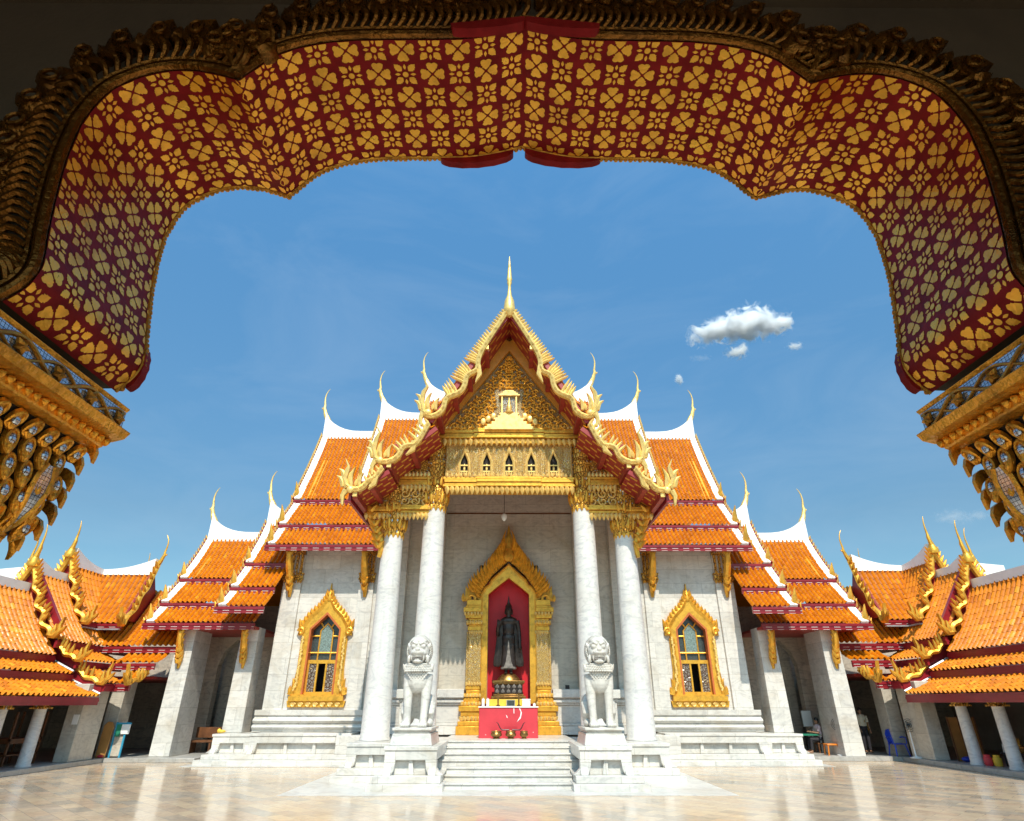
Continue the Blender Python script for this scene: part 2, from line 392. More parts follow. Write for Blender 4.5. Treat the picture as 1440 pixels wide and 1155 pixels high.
def P(mb, name, mat, parent, **k): return mb.build(name, M[mat] if isinstance(mat, str) else [M[q] for q in mat], parent, **k)

# ------------------------------------------------------------------ tiled roof slopes
def slope(A, B, C, D, sag=0.0):
    """surface function of a slope with ridge A-B and eave D-C; also its normal"""
    A, B, C, D = (np.array(q, float) for q in (A, B, C, D))
    nrm = np.cross(B - A, D - A); nrm /= np.linalg.norm(nrm)
    if nrm[2] < 0: nrm = -nrm
    def f(u, v, h=0.0):
        u = np.asarray(u, float)[..., None]; v = np.asarray(v, float)[..., None]
        h = np.asarray(h, float)[..., None]
        return (A * (1 - u) + B * u) * (1 - v) + (D * (1 - u) + C * u) * v + nrm * (h - sag * 4 * v * (1 - v))
    Wd = max(np.linalg.norm(B - A), np.linalg.norm(C - D)); Ln = np.linalg.norm((D + C - A - B) / 2)
    return f, Wd, Ln
def tiles(parent, A, B, C, D, sag=0.0, pitch=.20, row=.235, name='tile_slope', amp=1.0):
    f, Wd, Ln = slope(A, B, C, D, sag)
    nr = max(2, round(Wd / pitch)); nc = max(1, round(Ln / row))
    ph = np.array([0, .24, .38, .56, .74, .88]); hh = np.array([0, .0, .070, .095, .070, .0]) * amp
    u = (np.arange(nr)[:, None] + ph[None]).ravel() / nr; hu = np.tile(hh, nr)
    u = np.append(u, 1.0); hu = np.append(hu, 0)
    v = np.stack([np.arange(nc), np.arange(nc) + .995], 1).ravel() / nc; hv = np.tile(np.array([0, .018]) * amp, nc)
    U, V = np.meshgrid(u, v); Hh = hu[None] + hv[:, None]
    # tiles are never laid dead true
    g = np.random.RandomState(int(abs(A[0] * 13 + A[2] * 7)) + 1)
    jit = g.normal(0, .004, (nc, nr)); J = np.repeat(np.repeat(jit, 6, 1), 2, 0); J = np.hstack([J, J[:, -1:]])
    pts = f(U, V, Hh + J * (Hh > .02)).reshape(-1, 3)
    pts = pts * np.array([XF[0], 1, XF[2]]) + np.array([0, XF[1], 0]) - np.array(OFF[parent.as_pointer()])
    nu, nv = len(u), len(v)
    ii = (np.arange(nv - 1)[:, None] * nu + np.arange(nu - 1)[None]).ravel()
    q = np.stack([ii, ii + nu, ii + nu + 1, ii + 1], 1)
    if XF[0] < 0: q = q[:, ::-1]
    me = bpy.data.meshes.new(name)
    me.vertices.add(len(pts)); me.vertices.foreach_set('co', pts.ravel())
    me.loops.add(q.size); me.loops.foreach_set('vertex_index', q.ravel().astype(np.int32))
    me.polygons.add(len(q)); me.polygons.foreach_set('loop_start', (np.arange(len(q)) * 4).astype(np.int32))
    me.polygons.foreach_set('loop_total', np.full(len(q), 4, np.int32))
    uvl = me.uv_layers.new(name='UVMap')
    uvv = np.stack([(U * nr).ravel(), (V * nc).ravel()], 1)
    cu = np.stack([np.floor(uvv[q][:, :, 0].mean(1)) + .5, np.floor(uvv[q][:, :, 1].mean(1)) + .5], 1)
    uvl.data.foreach_set('uv', np.repeat(cu[:, None, :], 4, 1).ravel())
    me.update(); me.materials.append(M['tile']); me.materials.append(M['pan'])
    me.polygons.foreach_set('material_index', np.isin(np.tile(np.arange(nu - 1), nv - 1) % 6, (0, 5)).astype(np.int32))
    me.shade_smooth(); me.set_sharp_from_angle(angle=R(50))
    o = bpy.data.objects.new(name, me); COL.objects.link(o); o.parent = parent; OFF[o.as_pointer()] = OFF[parent.as_pointer()]
    return o, f
def lerp(a, b, t): return a + (b - a) * t

def chofa(mb, base, h, out, side='x', r=.11, lean=1.0):
    """slender horn finial: base point, height, outward sign, axis it leans along"""
    prof = [(-.16, -.16, 1.7), (-.03, .0, 1.5), (.07, .13, 1.15), (.12, .24, 1.0), (.17, .33, .95), (.15, .42, .62), (.185, .55, .5), (.20, .68, .4), (.17, .82, .3), (.09, .94, .2), (.02, 1.0, .08)]
    pts = []; rr = []
    for a, z, q in prof:
        a *= h * .62 * out * lean
        pts.append((base[0] + (a if side == 'x' else 0), base[1] + (a if side == 'y' else 0), base[2] + z * h)); rr.append(r * q)
    mb.tube(pts, rr, 8)
    a = .27 * h * .62 * out * lean; z = .33 * h
    b0 = .14 * h * .62 * out * lean
    q = lambda a, z: (base[0] + (a if side == 'x' else 0), base[1] + (a if side == 'y' else 0), base[2] + z)
    mb.tube([q(b0, .30 * h), q(a, .315 * h), q(a * 1.12, .35 * h)], [r * .8, r * .4, r * .05], 6)
def flame(mb, base, h, w, f, th=.12, bend=.12):
    """upright flame / naga crest in a plane map f"""
    x, z = base
    mb.leaf((x, z), (x + bend * h, z + h), w, f, th, .6, .10 if bend > 0 else -.10)
    mb.leaf((x - w * .9, z), (x - w * .9 + bend * h * .5, z + h * .55), w * .6, f, th, .6, .1)
    mb.leaf((x + w * .9, z), (x + w * .9 + bend * h * .4, z + h * .45), w * .6, f, th, .6, -.1)

# ================================================================== ground
g = MB().box(-160, 160, -40, 260, -.6, 0)
tag(g.build('courtyard_floor', M['floor']), kind='structure')
g = MB()
g.box(-5.6, 5.6, 16.9, 24.6, 0.0, .012)
g.prism([(-11.6, .004), (11.6, .004), (11.6, .016), (-11.6, .016)], 24.2, 27)
tag(g.build('marble_apron', M['marble']), kind='structure')

# ================================================================== temple hall
hall = thing('temple_hall', 'white marble temple hall with tiered orange roofs and a gilded gable', 'temple', (0, 24, 0))
ZP = .96                                                   # podium level
# ---- podium, steps, pedestals
st = MB()
for k in range(7):
    z1 = ZP - k * ZP / 7; y0 = 21.1 - k * .5 if k < 7 else 0
    hw = 2.12 if k < 4 else 1.72
    st.box(-hw, hw, y0, y0 + .75 if k else 24.9, 0 if k else .3, z1 - .035)
    st.box(-hw - .0, hw + .0, y0 - .035, y0 + .62 if k else 24.9, z1 - .032, z1)
P(st, 'staircase', 'marble', hall, bevel=.008)
def pedestal(x0, x1, y0, y1, z0, z1, name='pedestal', mul=2, ret=True):
    """block with curved feet and recessed panels on its front and outer sides"""
    b = MB(); h = z1 - z0
    b.box(x0, x1, y0, y1, z1 - .09, z1)
    b.box(x0 + .03, x1 - .03, y0 + .03, y1, z1 - .34 * h - .09, z1 - .088)
    b.box(x0 + .24, x1 - .24, y0 + .20, y1, z0, z1 - .34 * h - .085)
    zt = z1 - .34 * h - .088; hh = zt - z0
    def foot(xa, xb, out):
        w = xb - xa
        cur = [(0, hh), (0, hh * .45), (-.25, hh * .2), (-.55, hh * .06), (-.6, 0)]
        if out < 0: pts = [(xa + w * a, z0 + z) for a, z in cur] + [(xb - w * .3, z0), (xb - w * .1, z0 + hh * .4), (xb, z0 + hh)]
        else: pts = [(xb - w * a, z0 + z) for a, z in cur][::-1]; pts = [(xa, z0 + hh), (xa + w * .1, z0 + hh * .4), (xa + w * .3, z0)] + pts
        b.prism(pts, y0 + .035, y0 + .3)
    foot(x0 + .03, x0 + .33, -1); foot(x1 - .33, x1 - .03, 1)
    n2 = max(1, int((x1 - x0) / 1.6)) if mul else 0
    for k in range(n2):
        xm = lerp(x0 + .3, x1 - .3, (k + 1) / (n2 + 1)); b.prism([(xm - .05, zt), (xm - .05, z0), (xm + .10, z0), (xm + .05, zt)], y0 + .1, y0 + .25)
    # side feet
    for xs, sg in ((x0, 1), (x1, -1)):
        f = lambda a, bb, d: (xs + sg * (.035 + d), a, bb)
        cur = [(y0 + .03, zt), (y0 + .03, z0 + hh * .45), (y0 - .04, z0 + hh * .15), (y0 - .1, z0), (y0 + .2, z0), (y0 + .3, zt)]
        b.ext(cur, f, 0, .2)
    return P(b, name, 'marble', hall, bevel=.012)
for s in (1, -1):
    XF[0] = s
    b = MB()
    b.box(-3.62, -1.66, 17.55, 21.2, .004, .165); b.box(-3.5, -1.74, 17.72, 21.2, .166, .33)
    b.box(-5.05, -3.3, 19.5, 24.8, .004, .164); b.box(-4.92, -3.3, 19.68, 24.8, .167, .329)
    P(b, 'podium_base', 'marble', hall, bevel=.012)
    pedestal(-3.30, -1.86, 17.95, 20.9, .331, ZP + .02)
    pedestal(-4.80, -3.32, 20.0, 24.8, .3305, ZP - .01)
    b = MB().taper(-3.22, -2.06, 18.25, 20.2, ZP + .021, 1.27, .06, .06)
    P(b, 'lion_base', 'marble', hall, bevel=.015)
    # low moulded wall beside the lion
    b = MB()
    for (z0, z1, e) in ((.962, 1.12, .10), (1.122, 1.24, .05), (1.242, 2.05, 0), (2.052, 2.15, .04), (2.152, 2.42, .12)):
        b.box(-3.62 - e, -3.2 + e, 21.9 - e, 22.5, z0, z1)
    P(b, 'parapet', 'marble', hall, bevel=.02)
XF[0] = 1
b = MB().box(-3.29, 3.29, 21.2, 25.4, .02, ZP - .06)
P(b, 'porch_floor', 'marble', hall)
# ---- porch back wall
YW = 25.5
b = MB().box(-5.2, 5.2, YW + .37, YW + .8, 0.2, 11.9)
b.box(-5.3, -1.25, YW, YW + .36, .9, 11.9); b.box(1.25, 5.3, YW, YW + .36, .9, 11.9); b.box(-1.25, 1.25, YW, YW + .36, 7.3, 11.9)
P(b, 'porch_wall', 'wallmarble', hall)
for s in (1, -1):
    XF[0] = s
    b = MB()
    b.box(-3.35, -2.75, YW - .28, YW + .02, .9, 11)                 # pilaster behind each inner column
    b.box(-5.0, -4.3, YW - .28, YW + .02, .9, 10)
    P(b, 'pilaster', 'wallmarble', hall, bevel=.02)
    b = MB()
    for z0, z1, e in ((.965, 1.25, .30), (1.252, 1.34, .25), (1.342, 1.95, .16), (1.952, 2.03, .22), (2.032, 2.14, .28), (2.142, 2.2, .24), (2.202, 2.5, .36)):
        b.box(-4.9, -1.7, YW - e - .3, YW - .0, z0, z1)
    P(b, 'wall_dado', 'marble', hall, bevel=.02)
XF[0] = 1
b = MB().box(-4.6, 4.6, 21.9, YW - .01, 11.2, 11.4)
P(b, 'porch_ceiling', 'soffit', hall)
b = MB().box(-3.0, 3.0, YW - .03, YW - .002, 9.55, 9.6)
P(b, 'wall_cornice', 'wood', hall)

# ---- porch columns with gilt capitals
def capital(mb, cx, cy, z0, r, h1, h2):
    """lotus-bell capital of height h1 over the shaft top z0, then a gilt shaft up to h2"""
    mb.lathe([(r * 1.04, -.12), (r * 1.10, -.06), (r * 1.06, .02), (r * 1.18, .10), (r * 1.12, .16), (r * 1.22, .24), (r * 1.3, .34 * h1), (r * 1.22, .46 * h1), (r * 1.05, .62 * h1), (r * .98, .8 * h1), (r * 1.1, .86 * h1), (r * 1.16, .92 * h1), (r * 1.05, h1)], (cx, cy, z0), 24)
    mb.lathe([(r * 1.0, h1), (r * 1.0, h1 + (h2 - h1) * .3), (r * 1.14, h1 + (h2 - h1) * .34), (r * 1.14, h1 + (h2 - h1) * .4), (r * .96, h1 + (h2 - h1) * .45), (r * .98, h1 + (h2 - h1) * .85), (r * 1.18, h1 + (h2 - h1) * .9), (r * 1.22, h2)], (cx, cy, z0), 20)
def cap_leaves(mb, cx, cy, z0, r, h, n=14, down=.22):
    for i in range(n):
        t = 2 * math.pi * i / n; c, s_ = math.cos(t), math.sin(t)
        f = lambda a, b_, d, c=c, s_=s_: (cx + (r - d) * c - a * s_, cy + (r - d) * s_ + a * c, z0 + b_)
        mb.leaf((0, .02), (0, -down), r * .17, f, .03, .5)
        f2 = lambda a, b_, d, c=c, s_=s_: (cx + (r * 1.12 - d + .14 * max(b_, 0)) * c - a * s_, cy + (r * 1.12 - d + .14 * max(b_, 0)) * s_ + a * c, z0 + b_)
        mb.leaf((0, .12), (0, .12 + h), r * .16, f2, .04, .7)
YC = 21.5
for s in (1, -1):
    XF[0] = s
    for cx, zt, r0, r1, zc in ((-4.27, 7.62, .46, .365, 10.0), (-2.79, 8.62, .45, .385, 11.3)):
        b = MB().lathe([(r0 * 1.06, 0), (r0 * 1.06, .05), (r0, .10), (lerp(r0, r1, .2), 1.4), (lerp(r0, r1, .6), (zt - ZP) * .6), (r1, zt - ZP)], (cx, YC, ZP), 40)
        col = P(b, 'column', 'column', hall)
        b = MB(); capital(b, cx, YC, zt, r1 * 1.0, 1.15, zc - zt)
        cp = P(b, 'capital', 'orncap', col)
        b = MB(); cap_leaves(b, cx, YC, zt - .02, r1 * 1.05, .42); cap_leaves(b, cx, YC, zt + .62, r1 * 1.08, .36, 12, .1)
        P(b, 'capital_leaves', 'gold', cp)
XF[0] = 1

# ---- shrine niche
YS = 25.1
b = MB()
b.box(-.84, .84, YW + .30, YW + .345, .97, 6.9)
b.box(-1.24, -.86, YS + .2, YW + .34, .97, 6.2); b.box(.86, 1.24, YS + .2, YW + .34, .97, 6.2)
b.prism([(-.9, 6.0), (0, 6.75), (.9, 6.0), (1.2, 6.0), (1.0, 6.45), (0, 7.2), (-1.0, 6.45), (-1.2, 6.0)], YS + .2, YW + .34)
niche = P(b, 'niche', 'nichered', hall)
shr = MB()   # gilt door frame
fr_o = [(-1.12, 2.0), (-1.12, 6.0), (-.95, 6.28), (-.78, 6.40), (-.70, 6.58), (0, 7.22), (.70, 6.58), (.78, 6.40), (.95, 6.28), (1.12, 6.0), (1.12, 2.0)]
fr_i = [(-.84, 2.0), (-.84, 6.02), (-.82, 6.06), (-.6, 6.24), (-.4, 6.40), (0, 6.70), (.4, 6.40), (.6, 6.24), (.82, 6.06), (.84, 6.02), (.84, 2.0)]
for i in range(10):
    a, c_, d_, e_ = fr_o[i], fr_o[i + 1], fr_i[i + 1], fr_i[i]
    shr.prism([a, c_, d_, e_], YS - .02, YS + .25)
mid = [lerp(np.array(a), np.array(c_), .0) for a, c_ in zip(fr_o, fr_i)]
shr.strip([tuple(q) for q in mid], .06, lambda a, b_, d: (a, YS - .05 + d, b_), .1, .5)
frame = P(shr, 'niche_frame', 'gold', hall)
cr = MB()    # flame crest: overlapping leaves along both sides up to a spire
fm = lambda a, b_, d: (a, YS - .10 + d, b_)
out = [(-.02, 8.9), (-.10, 8.5), (-.24, 8.1), (-.46, 7.78), (-.74, 7.42), (-1.1, 7.05), (-1.43, 6.73), (-1.63, 6.45), (-1.72, 6.1)]
inn = [(-.0, 7.5), (-.10, 7.30), (-.25, 7.2), (-.45, 7.0), (-.7, 6.78), (-.85, 6.55), (-1.0, 6.35), (-1.12, 6.15), (-1.16, 5.8)]
def samp(pl, t):
    t *= len(pl) - 1; i = min(int(t), len(pl) - 2); q = t - i
    return (lerp(pl[i][0], pl[i + 1][0], q), lerp(pl[i][1], pl[i + 1][1], q))
for sg in (-1, 1):
    poly = [(sg * -a, z) for a, z in out] + [(sg * -a, z) for a, z in inn[::-1]]
    if sg > 0: poly = [(-a, z) for a, z in poly]
    poly = [(sg * abs(a), z) for a, z in out] + [(sg * abs(a), z) for a, z in inn[::-1]]
    for i in range(len(out) - 1):
        q = [(sg * abs(out[i][0]), out[i][1]), (sg * abs(out[i + 1][0]), out[i + 1][1]), (sg * abs(inn[i + 1][0]), inn[i + 1][1]), (sg * abs(inn[i][0]), inn[i][1])]
        cr.k = 1; cr.prism(q, YS - .04, YS + .3); cr.k = 0  # backing plates in a darker gilding than the leaves
    for k in range(15):
        t = .18 + .78 * k / 14
        for w0, w1 in ((.02, .58), (.5, 1.08)):
            a = samp(inn, t); o_ = samp(out, max(0, t - .045))
            p0 = (sg * abs(lerp(a[0], o_[0], w0)), lerp(a[1], o_[1], w0)); p1 = (sg * abs(lerp(a[0], o_[0], w1)), lerp(a[1], o_[1], w1))
            p1 = (p1[0], p1[1] + .16)
            cr.leaf(p0, p1, .068, fm, .12, 1.0, -.12 * sg)
    flame(cr, (sg * 1.72, 5.75), .62, .12, fm, .14, .10 * sg)
    cr.tube([(sg * (1.52 + .14 * math.cos(t)), YS - .1, 5.85 + .14 * math.sin(t)) for t in np.linspace(0, 5, 14)], .06, 8)
cr.lathe([(.24, 0), (.22, .25), (.15, .5), (.09, .8), (.04, 1.1), (.01, 1.35)], (0, YS, 7.6), 12, 1, .5)
cr.leaf((0, 7.35), (0, 8.0), .2, lambda a, b_, d: (a, YS - .16 + d, b_), .1, .7)
P(cr, 'niche_crest', ['gold', 'darkgold'], frame)
for s in (1, -1):
    XF[0] = s
    pb = MB(); pb.k = 0
    def lay(z0, z1, xo, xi=1.10, d=0): pb.box(-xo, -xi, YS - .12 - d, YS + .34, z0, z1)
    pb.k = 1
    lay(2.62, 4.62, 1.58); pb.box(-1.68, -1.58, YS + .0, YS + .3, 2.6, 4.6)
    pb.k = 0
    for z0, z1, xo in ((4.62, 4.78, 1.64), (4.78, 4.84, 1.60), (4.84, 5.0, 1.70), (5.0, 5.08, 1.62), (5.08, 5.25, 1.74), (5.25, 5.32, 1.66), (5.32, 5.5, 1.82), (5.5, 5.58, 1.74), (5.58, 5.8, 1.70),
                       (2.48, 2.62, 1.66), (2.36, 2.47, 1.63), (2.22, 2.35, 1.74), (2.08, 2.2, 1.72), (1.94, 2.07, 1.80), (1.74, 1.93, 1.88), (1.58, 1.73, 1.80), (1.42, 1.57, 1.78), (1.26, 1.41, 1.90), (.965, 1.25, 1.96)):
        lay(z0, z1, xo, d=(xo - 1.6) * .6)
    pl = P(pb, 'niche_pillar', ['gold', 'ornfine'], frame, bevel=.015)
    lf = MB()
    for z, xo, dn in ((4.62, 1.6, 1), (5.0, 1.7, 1), (5.32, 1.8, 1), (2.62, 1.66, -1), (2.22, 1.74, -1), (1.94, 1.82, -1), (1.58, 1.86, 1), (1.42, 1.8, -1)):
        f = lambda a, b_, d, xo=xo: (a, YS - .15 - (xo - 1.6) * .6 + d, b_)
        for k in range(6):
            x = -xo + .05 + (xo - 1.14) * k / 5; lf.leaf((x, z), (x, z - dn * .15), .048, f, .05, .8)
        P(lf, 'petal_row', 'palegold', pl); lf = MB()
XF[0] = 1

# ---- entablature over the central bay
YE = 21.15
ent = MB()
def zq(x, y): return at(600 + .2078 * x, 480 + .2078 * y, YE)
ze = lambda y: zq(545, y)[1]
xw = abs(zq(130, 800)[0])
for y0, y1, e, w in ((600, 612, .12, 1.10), (614, 632, .18, 1.14), (634, 652, .14, 1.12), (654, 668, .20, 1.16), (670, 700, .08, 1.08),
                     (925, 940, .10, 1.02), (942, 962, .14, 1.0), (964, 976, .10, 1.0), (978, 992, .16, 1.02), (994, 1012, .06, .98)):
    ent.box(-xw * w, xw * w, YE - e, YE + .5, ze(y1), ze(y0))
    ent.box(-xw * w * .5, xw * w * .5, YE - e - .07, YE - e, ze(y1) + .002, ze(y0) - .002)
entab = P(ent, 'entablature', 'gold', hall, bevel=.012)
pn = MB(); zt, zb = ze(700), ze(925)
pn.box(-xw, xw, YE + .12, YE + .16, zb, zt)
frz = P(pn, 'frieze_panel', 'dark', entab)
ow = MB()        # panel cut with five arched openings
xs = [abs(zq(708, 800)[0]) * k for k in (-2, -1, 0, 1, 2)]; hw = .155
edges = [-xw] + [v for x in xs for v in (x - hw, x + hw)] + [xw]
zs, zo, za = ze(905), ze(815), ze(762)
for i in range(0, len(edges), 2): ow.box(edges[i], edges[i + 1], YE + .02, YE + .125, zb, zt)
for x in xs:
    ow.box(x - hw, x + hw, YE + .02, YE + .125, zb, zs)
    ow.prism([(x - hw, zo), (x - hw * .75, lerp(zo, za, .5)), (x, za), (x, zt), (x - hw, zt)], YE + .02, YE + .125)
    ow.prism([(x + hw, zo), (x + hw, zt), (x, zt), (x, za), (x + hw * .75, lerp(zo, za, .5))], YE + .02, YE + .125)
P(ow, 'frieze_wall', 'ornfine', entab)
for x in xs:
    fw = MB(); f = lambda a, b_, d: (a, YE - .02 + d, b_)
    fw.strip([(x - hw - .04, zb), (x - hw - .03, zo), (x - hw * .7, lerp(zo, za, .6)), (x, za + .10), (x + hw * .7, lerp(zo, za, .6)), (x + hw + .03, zo), (x + hw + .04, zb)], .05, f, .06, .6)
    fw.leaf((x, za + .05), (x, za + .32), .08, f, .06)
    fw.box(x - hw, x + hw, YE + .03, YE + .07, lerp(zs, zo, .25), lerp(zs, zo, .33)); fw.box(x - hw, x + hw, YE + .03, YE + .07, lerp(zs, zo, .7), lerp(zs, zo, .78))
    for dx in (-.09, .0, .09): fw.leaf((x + dx, zs - .02), (x + dx, zs + .15), .04, f, .05)
    fw.ball((x, YE + .09, zs + .30), (.045, .02, .11), 8, 6); fw.ball((x, YE + .09, zs + .44), (.025, .02, .04), 8, 6)
    P(fw, 'frieze_window', 'palegold', entab)
cl = MB()
for x in [q + d for q in xs for d in (-.31, -.24, .24, .31)] + [-xw + .05, xw - .05]:
    cl.lathe([(.035, 0), (.035, zt - zb)], (x, YE - .0, zb), 8)
P(cl, 'colonnette_rim', 'ornfine', entab)
fr = MB()
def fringe(mb, x0, x1, y, z, n, h, w):
    f = lambda a, b_, d: (a, y + d, b_)
    for k in range(n):
        x = lerp(x0, x1, (k + .5) / n); mb.leaf((x, z), (x + .02, z - h), w, f, .09, .9, .08)
fringe(fr, -xw * 1.08, xw * 1.08, YE - .16, ze(672), 26, .30, .085); P(fr, 'leaf_fringe', 'palegold', entab)
fr = MB(); fringe(fr, -xw, xw, YE - .16, ze(992), 26, .32, .085); P(fr, 'leaf_fringe', 'palegold', entab); fr = MB()
f = lambda a, b_, d: (a, YE - .12 + d, b_)
for k in range(34):
    x = lerp(-xw * 1.05, xw * 1.05, (k + .5) / 34); fr.leaf((x, ze(602)), (x, ze(602) + .2), .06, f, .05)
P(fr, 'leaf_crest', 'palegold', entab); fr = MB()
for k in range(28):
    x = lerp(-xw, xw, (k + .5) / 28); fr.leaf((x, ze(925)), (x, ze(925) + .16), .055, f, .05)
P(fr, 'leaf_crest', 'palegold', entab)

# ---- side entablature between inner and outer columns, and beyond
for s in (1, -1):
    XF[0] = s
    b = MB(); b.k = 0
    q = lambda x, y: at(480 + .1992 * x, 560 + .1992 * y, YE + .1)
    zz = lambda y: q(520, y)[1]
    for y0, y1, e in ((562, 580, .15), (582, 600, .10), (602, 622, .16), (760, 775, .12), (777, 795, .18), (797, 815, .10)):
        b.box(-4.35, -2.9, YE + .1 - e, YE + .5, zz(y1), zz(y0))
    b.k = 1; b.box(-4.35, -2.9, YE + .1, YE + .45, zz(815), zz(565))
    b.k = 0
    zl_ = lambda y: at(480 + .1992 * 230, 560 + .1992 * y, YE + .1)[1]
    for y0, y1, e in ((770, 785, .10), (787, 805, .16), (807, 822, .08)):
        b.box(-5.35, -4.3, YE + .1 - e, YE + .5, zl_(y1), zl_(y0))
    b.k = 1
    # triangular infill under the second roof tier
    b.prism([q(610, 560), q(360, 560), q(610, 420)], YE + .1, YE + .4)
    b.prism([(-4.2, zl_(600)), (-4.2, zl_(770)), (-5.2, zl_(770)), (-4.8, zl_(690))], YE + .12, YE + .4)
    P(b, 'side_entablature', ['gold', 'orn'], hall, bevel=.01)
    fr = MB(); fringe(fr, -4.2, -3.0, YE - .08, zz(820), 8, .26, .075); P(fr, 'leaf_fringe', 'palegold', hall)
    fr = MB(); fringe(fr, -5.35, -4.4, YE - .06, zl_(822), 6, .24, .075); P(fr, 'leaf_fringe', 'palegold', hall)
    fr = MB(); fringe(fr, -4.1, -3.0, YE - .08, zz(622), 7, .28, .08); P(fr, 'leaf_fringe', 'palegold', hall); fr = MB()
    f = lambda a, b_, d: (a, YE - .02 + d, b_)
    for k in range(9): x = lerp(-4.3, -3.0, (k + .5) / 9); fr.leaf((x, zz(560)), (x, zz(560) + .22), .07, f, .06)
    P(fr, 'leaf_crest', 'palegold', hall); fr = MB()
    for k in range(3):
        for r_ in (0, 1):
            cx, cz = -3.9 + .38 * k, zz(730) + .30 * r_
            fr.tube([(cx + (.05 + .018 * t) * math.cos(t * (1 if k % 2 else -1)), YE + .06, cz + (.05 + .018 * t) * math.sin(t)) for t in np.linspace(0, 7, 18)], .03, 6)
    P(fr, 'scroll_panel', 'palegold', hall)
XF[0] = 1

# ---- pediment
YP = 20.95
def z1p(x, y, Y): return at(470 + .3376 * x, 350 + .3376 * y, Y)
pa = z1p(722, 415, YP); pl_ = z1p(440, 757, YP)
pw, pz0, pz1 = abs(pl_[0]) * 1.0, pl_[1], pa[1]
b = MB().prism([(-pw, pz0), (pw, pz0), (0, pz1)], YP + .1, YP + .3)
ped = P(b, 'pediment', 'pedmirror', hall)
b = MB(); f = lambda a, b_, d: (a, YP + d, b_)
for sg in (-1, 1):
    b.k = 0; b.strip([(sg * pw * 1.08, pz0 - .05), (0, pz1 + .25)], .24, lambda a, b_, d: (a, YP - .12 + d, b_), .2, .05)
P(b, 'pediment_frame', 'orange_board', ped)
b = MB()
def scroll(mb, cx, cz, r, sg, y, rot=0):
    pts = []; rr = []
    for t in np.linspace(0, 1, 20):
        a = rot + sg * t * 4.2 * math.pi / 1.6; q = r * (1 - t * .85)
        pts.append((cx + q * math.cos(a), y, cz + q * math.sin(a))); rr.append(.034 * (1 - t * .4))
    mb.tube(pts, rr, 6)
    for k in range(5):
        a = rot + sg * k * 1.15; p0 = (cx + r * .95 * math.cos(a), cz + r * .95 * math.sin(a)); p1 = (cx + r * 1.45 * math.cos(a + .5 * sg), cz + r * 1.45 * math.sin(a + .5 * sg))
        mb.leaf(p0, p1, .042, lambda q, w, d: (q, y + d, w), .05, .9, .2 * sg)
rows = [(.04, .14), (.12, .14), (.20, .14), (.28, .14), (.36, .13), (.44, .13), (.52, .13), (.60, .12), (.67, .12), (.74, .11), (.80, .10), (.86, .08)]
for t, r in rows:
    z = lerp(pz0, pz1, t) + .05; half = pw * (1 - t) - .26
    nn = max(1, int(half / (r * 2.0)))
    for k in range(nn):
        x = half * (k + .35) / nn if nn > 1 else half * .5
        if t < .5 and x < .55 + .35 * (.5 - t): continue
        for sg in (-1, 1): scroll(b, sg * x, z, r, sg * (1 if k % 2 else -1), YP + .04, 0 if sg > 0 else math.pi)
for k in range(3): scroll(b, 0, lerp(pz0, pz1, .74 + .07 * k), .10 - .02 * k, 1, YP + .02, 1.5)
P(b, 'scrollwork', 'gold', ped)
b = MB()  # pavilion relief
zz0 = pz0
for k, (w, h) in enumerate(((.95, .12), (.85, .10), (.68, .12), (.55, .10), (.60, .06), (.44, .10), (.34, .08), (.38, .05))):
    b.box(-w, w, YP - .06 - .012 * (8 - k), YP + .15, zz0, zz0 + h); zz0 += h + .002
b.lathe([(.15, 0), (.17, .05), (.10, .12), (.12, .2), (.10, .32), (.05, .42), (.06, .5), (.03, .6), (.01, .72)], (0, YP - .02, zz0), 12)
for sg in (-1, 1): b.box(sg * .26, sg * .31, YP - .06, YP + .1, zz0 - .1, zz0 + .76)
for k in range(4): b.box(-.42 + .08 * k, .42 - .08 * k, YP - .10, YP + .12, zz0 + .77 + .06 * k, zz0 + .82 + .06 * k)
for sg in (-1, 1):
    for k in range(3): b.ball((sg * (.62 + .2 * k), YP - .02, pz0 + .62 - .12 * k), (.11, .07, .16), 8, 6)
P(b, 'pavilion_relief', 'palegold', ped)
b = MB().box(-.26, .26, YP + .03, YP + .09, zz0 - .05, zz0 + .76)
P(b, 'relief_panel', 'mirror', ped)

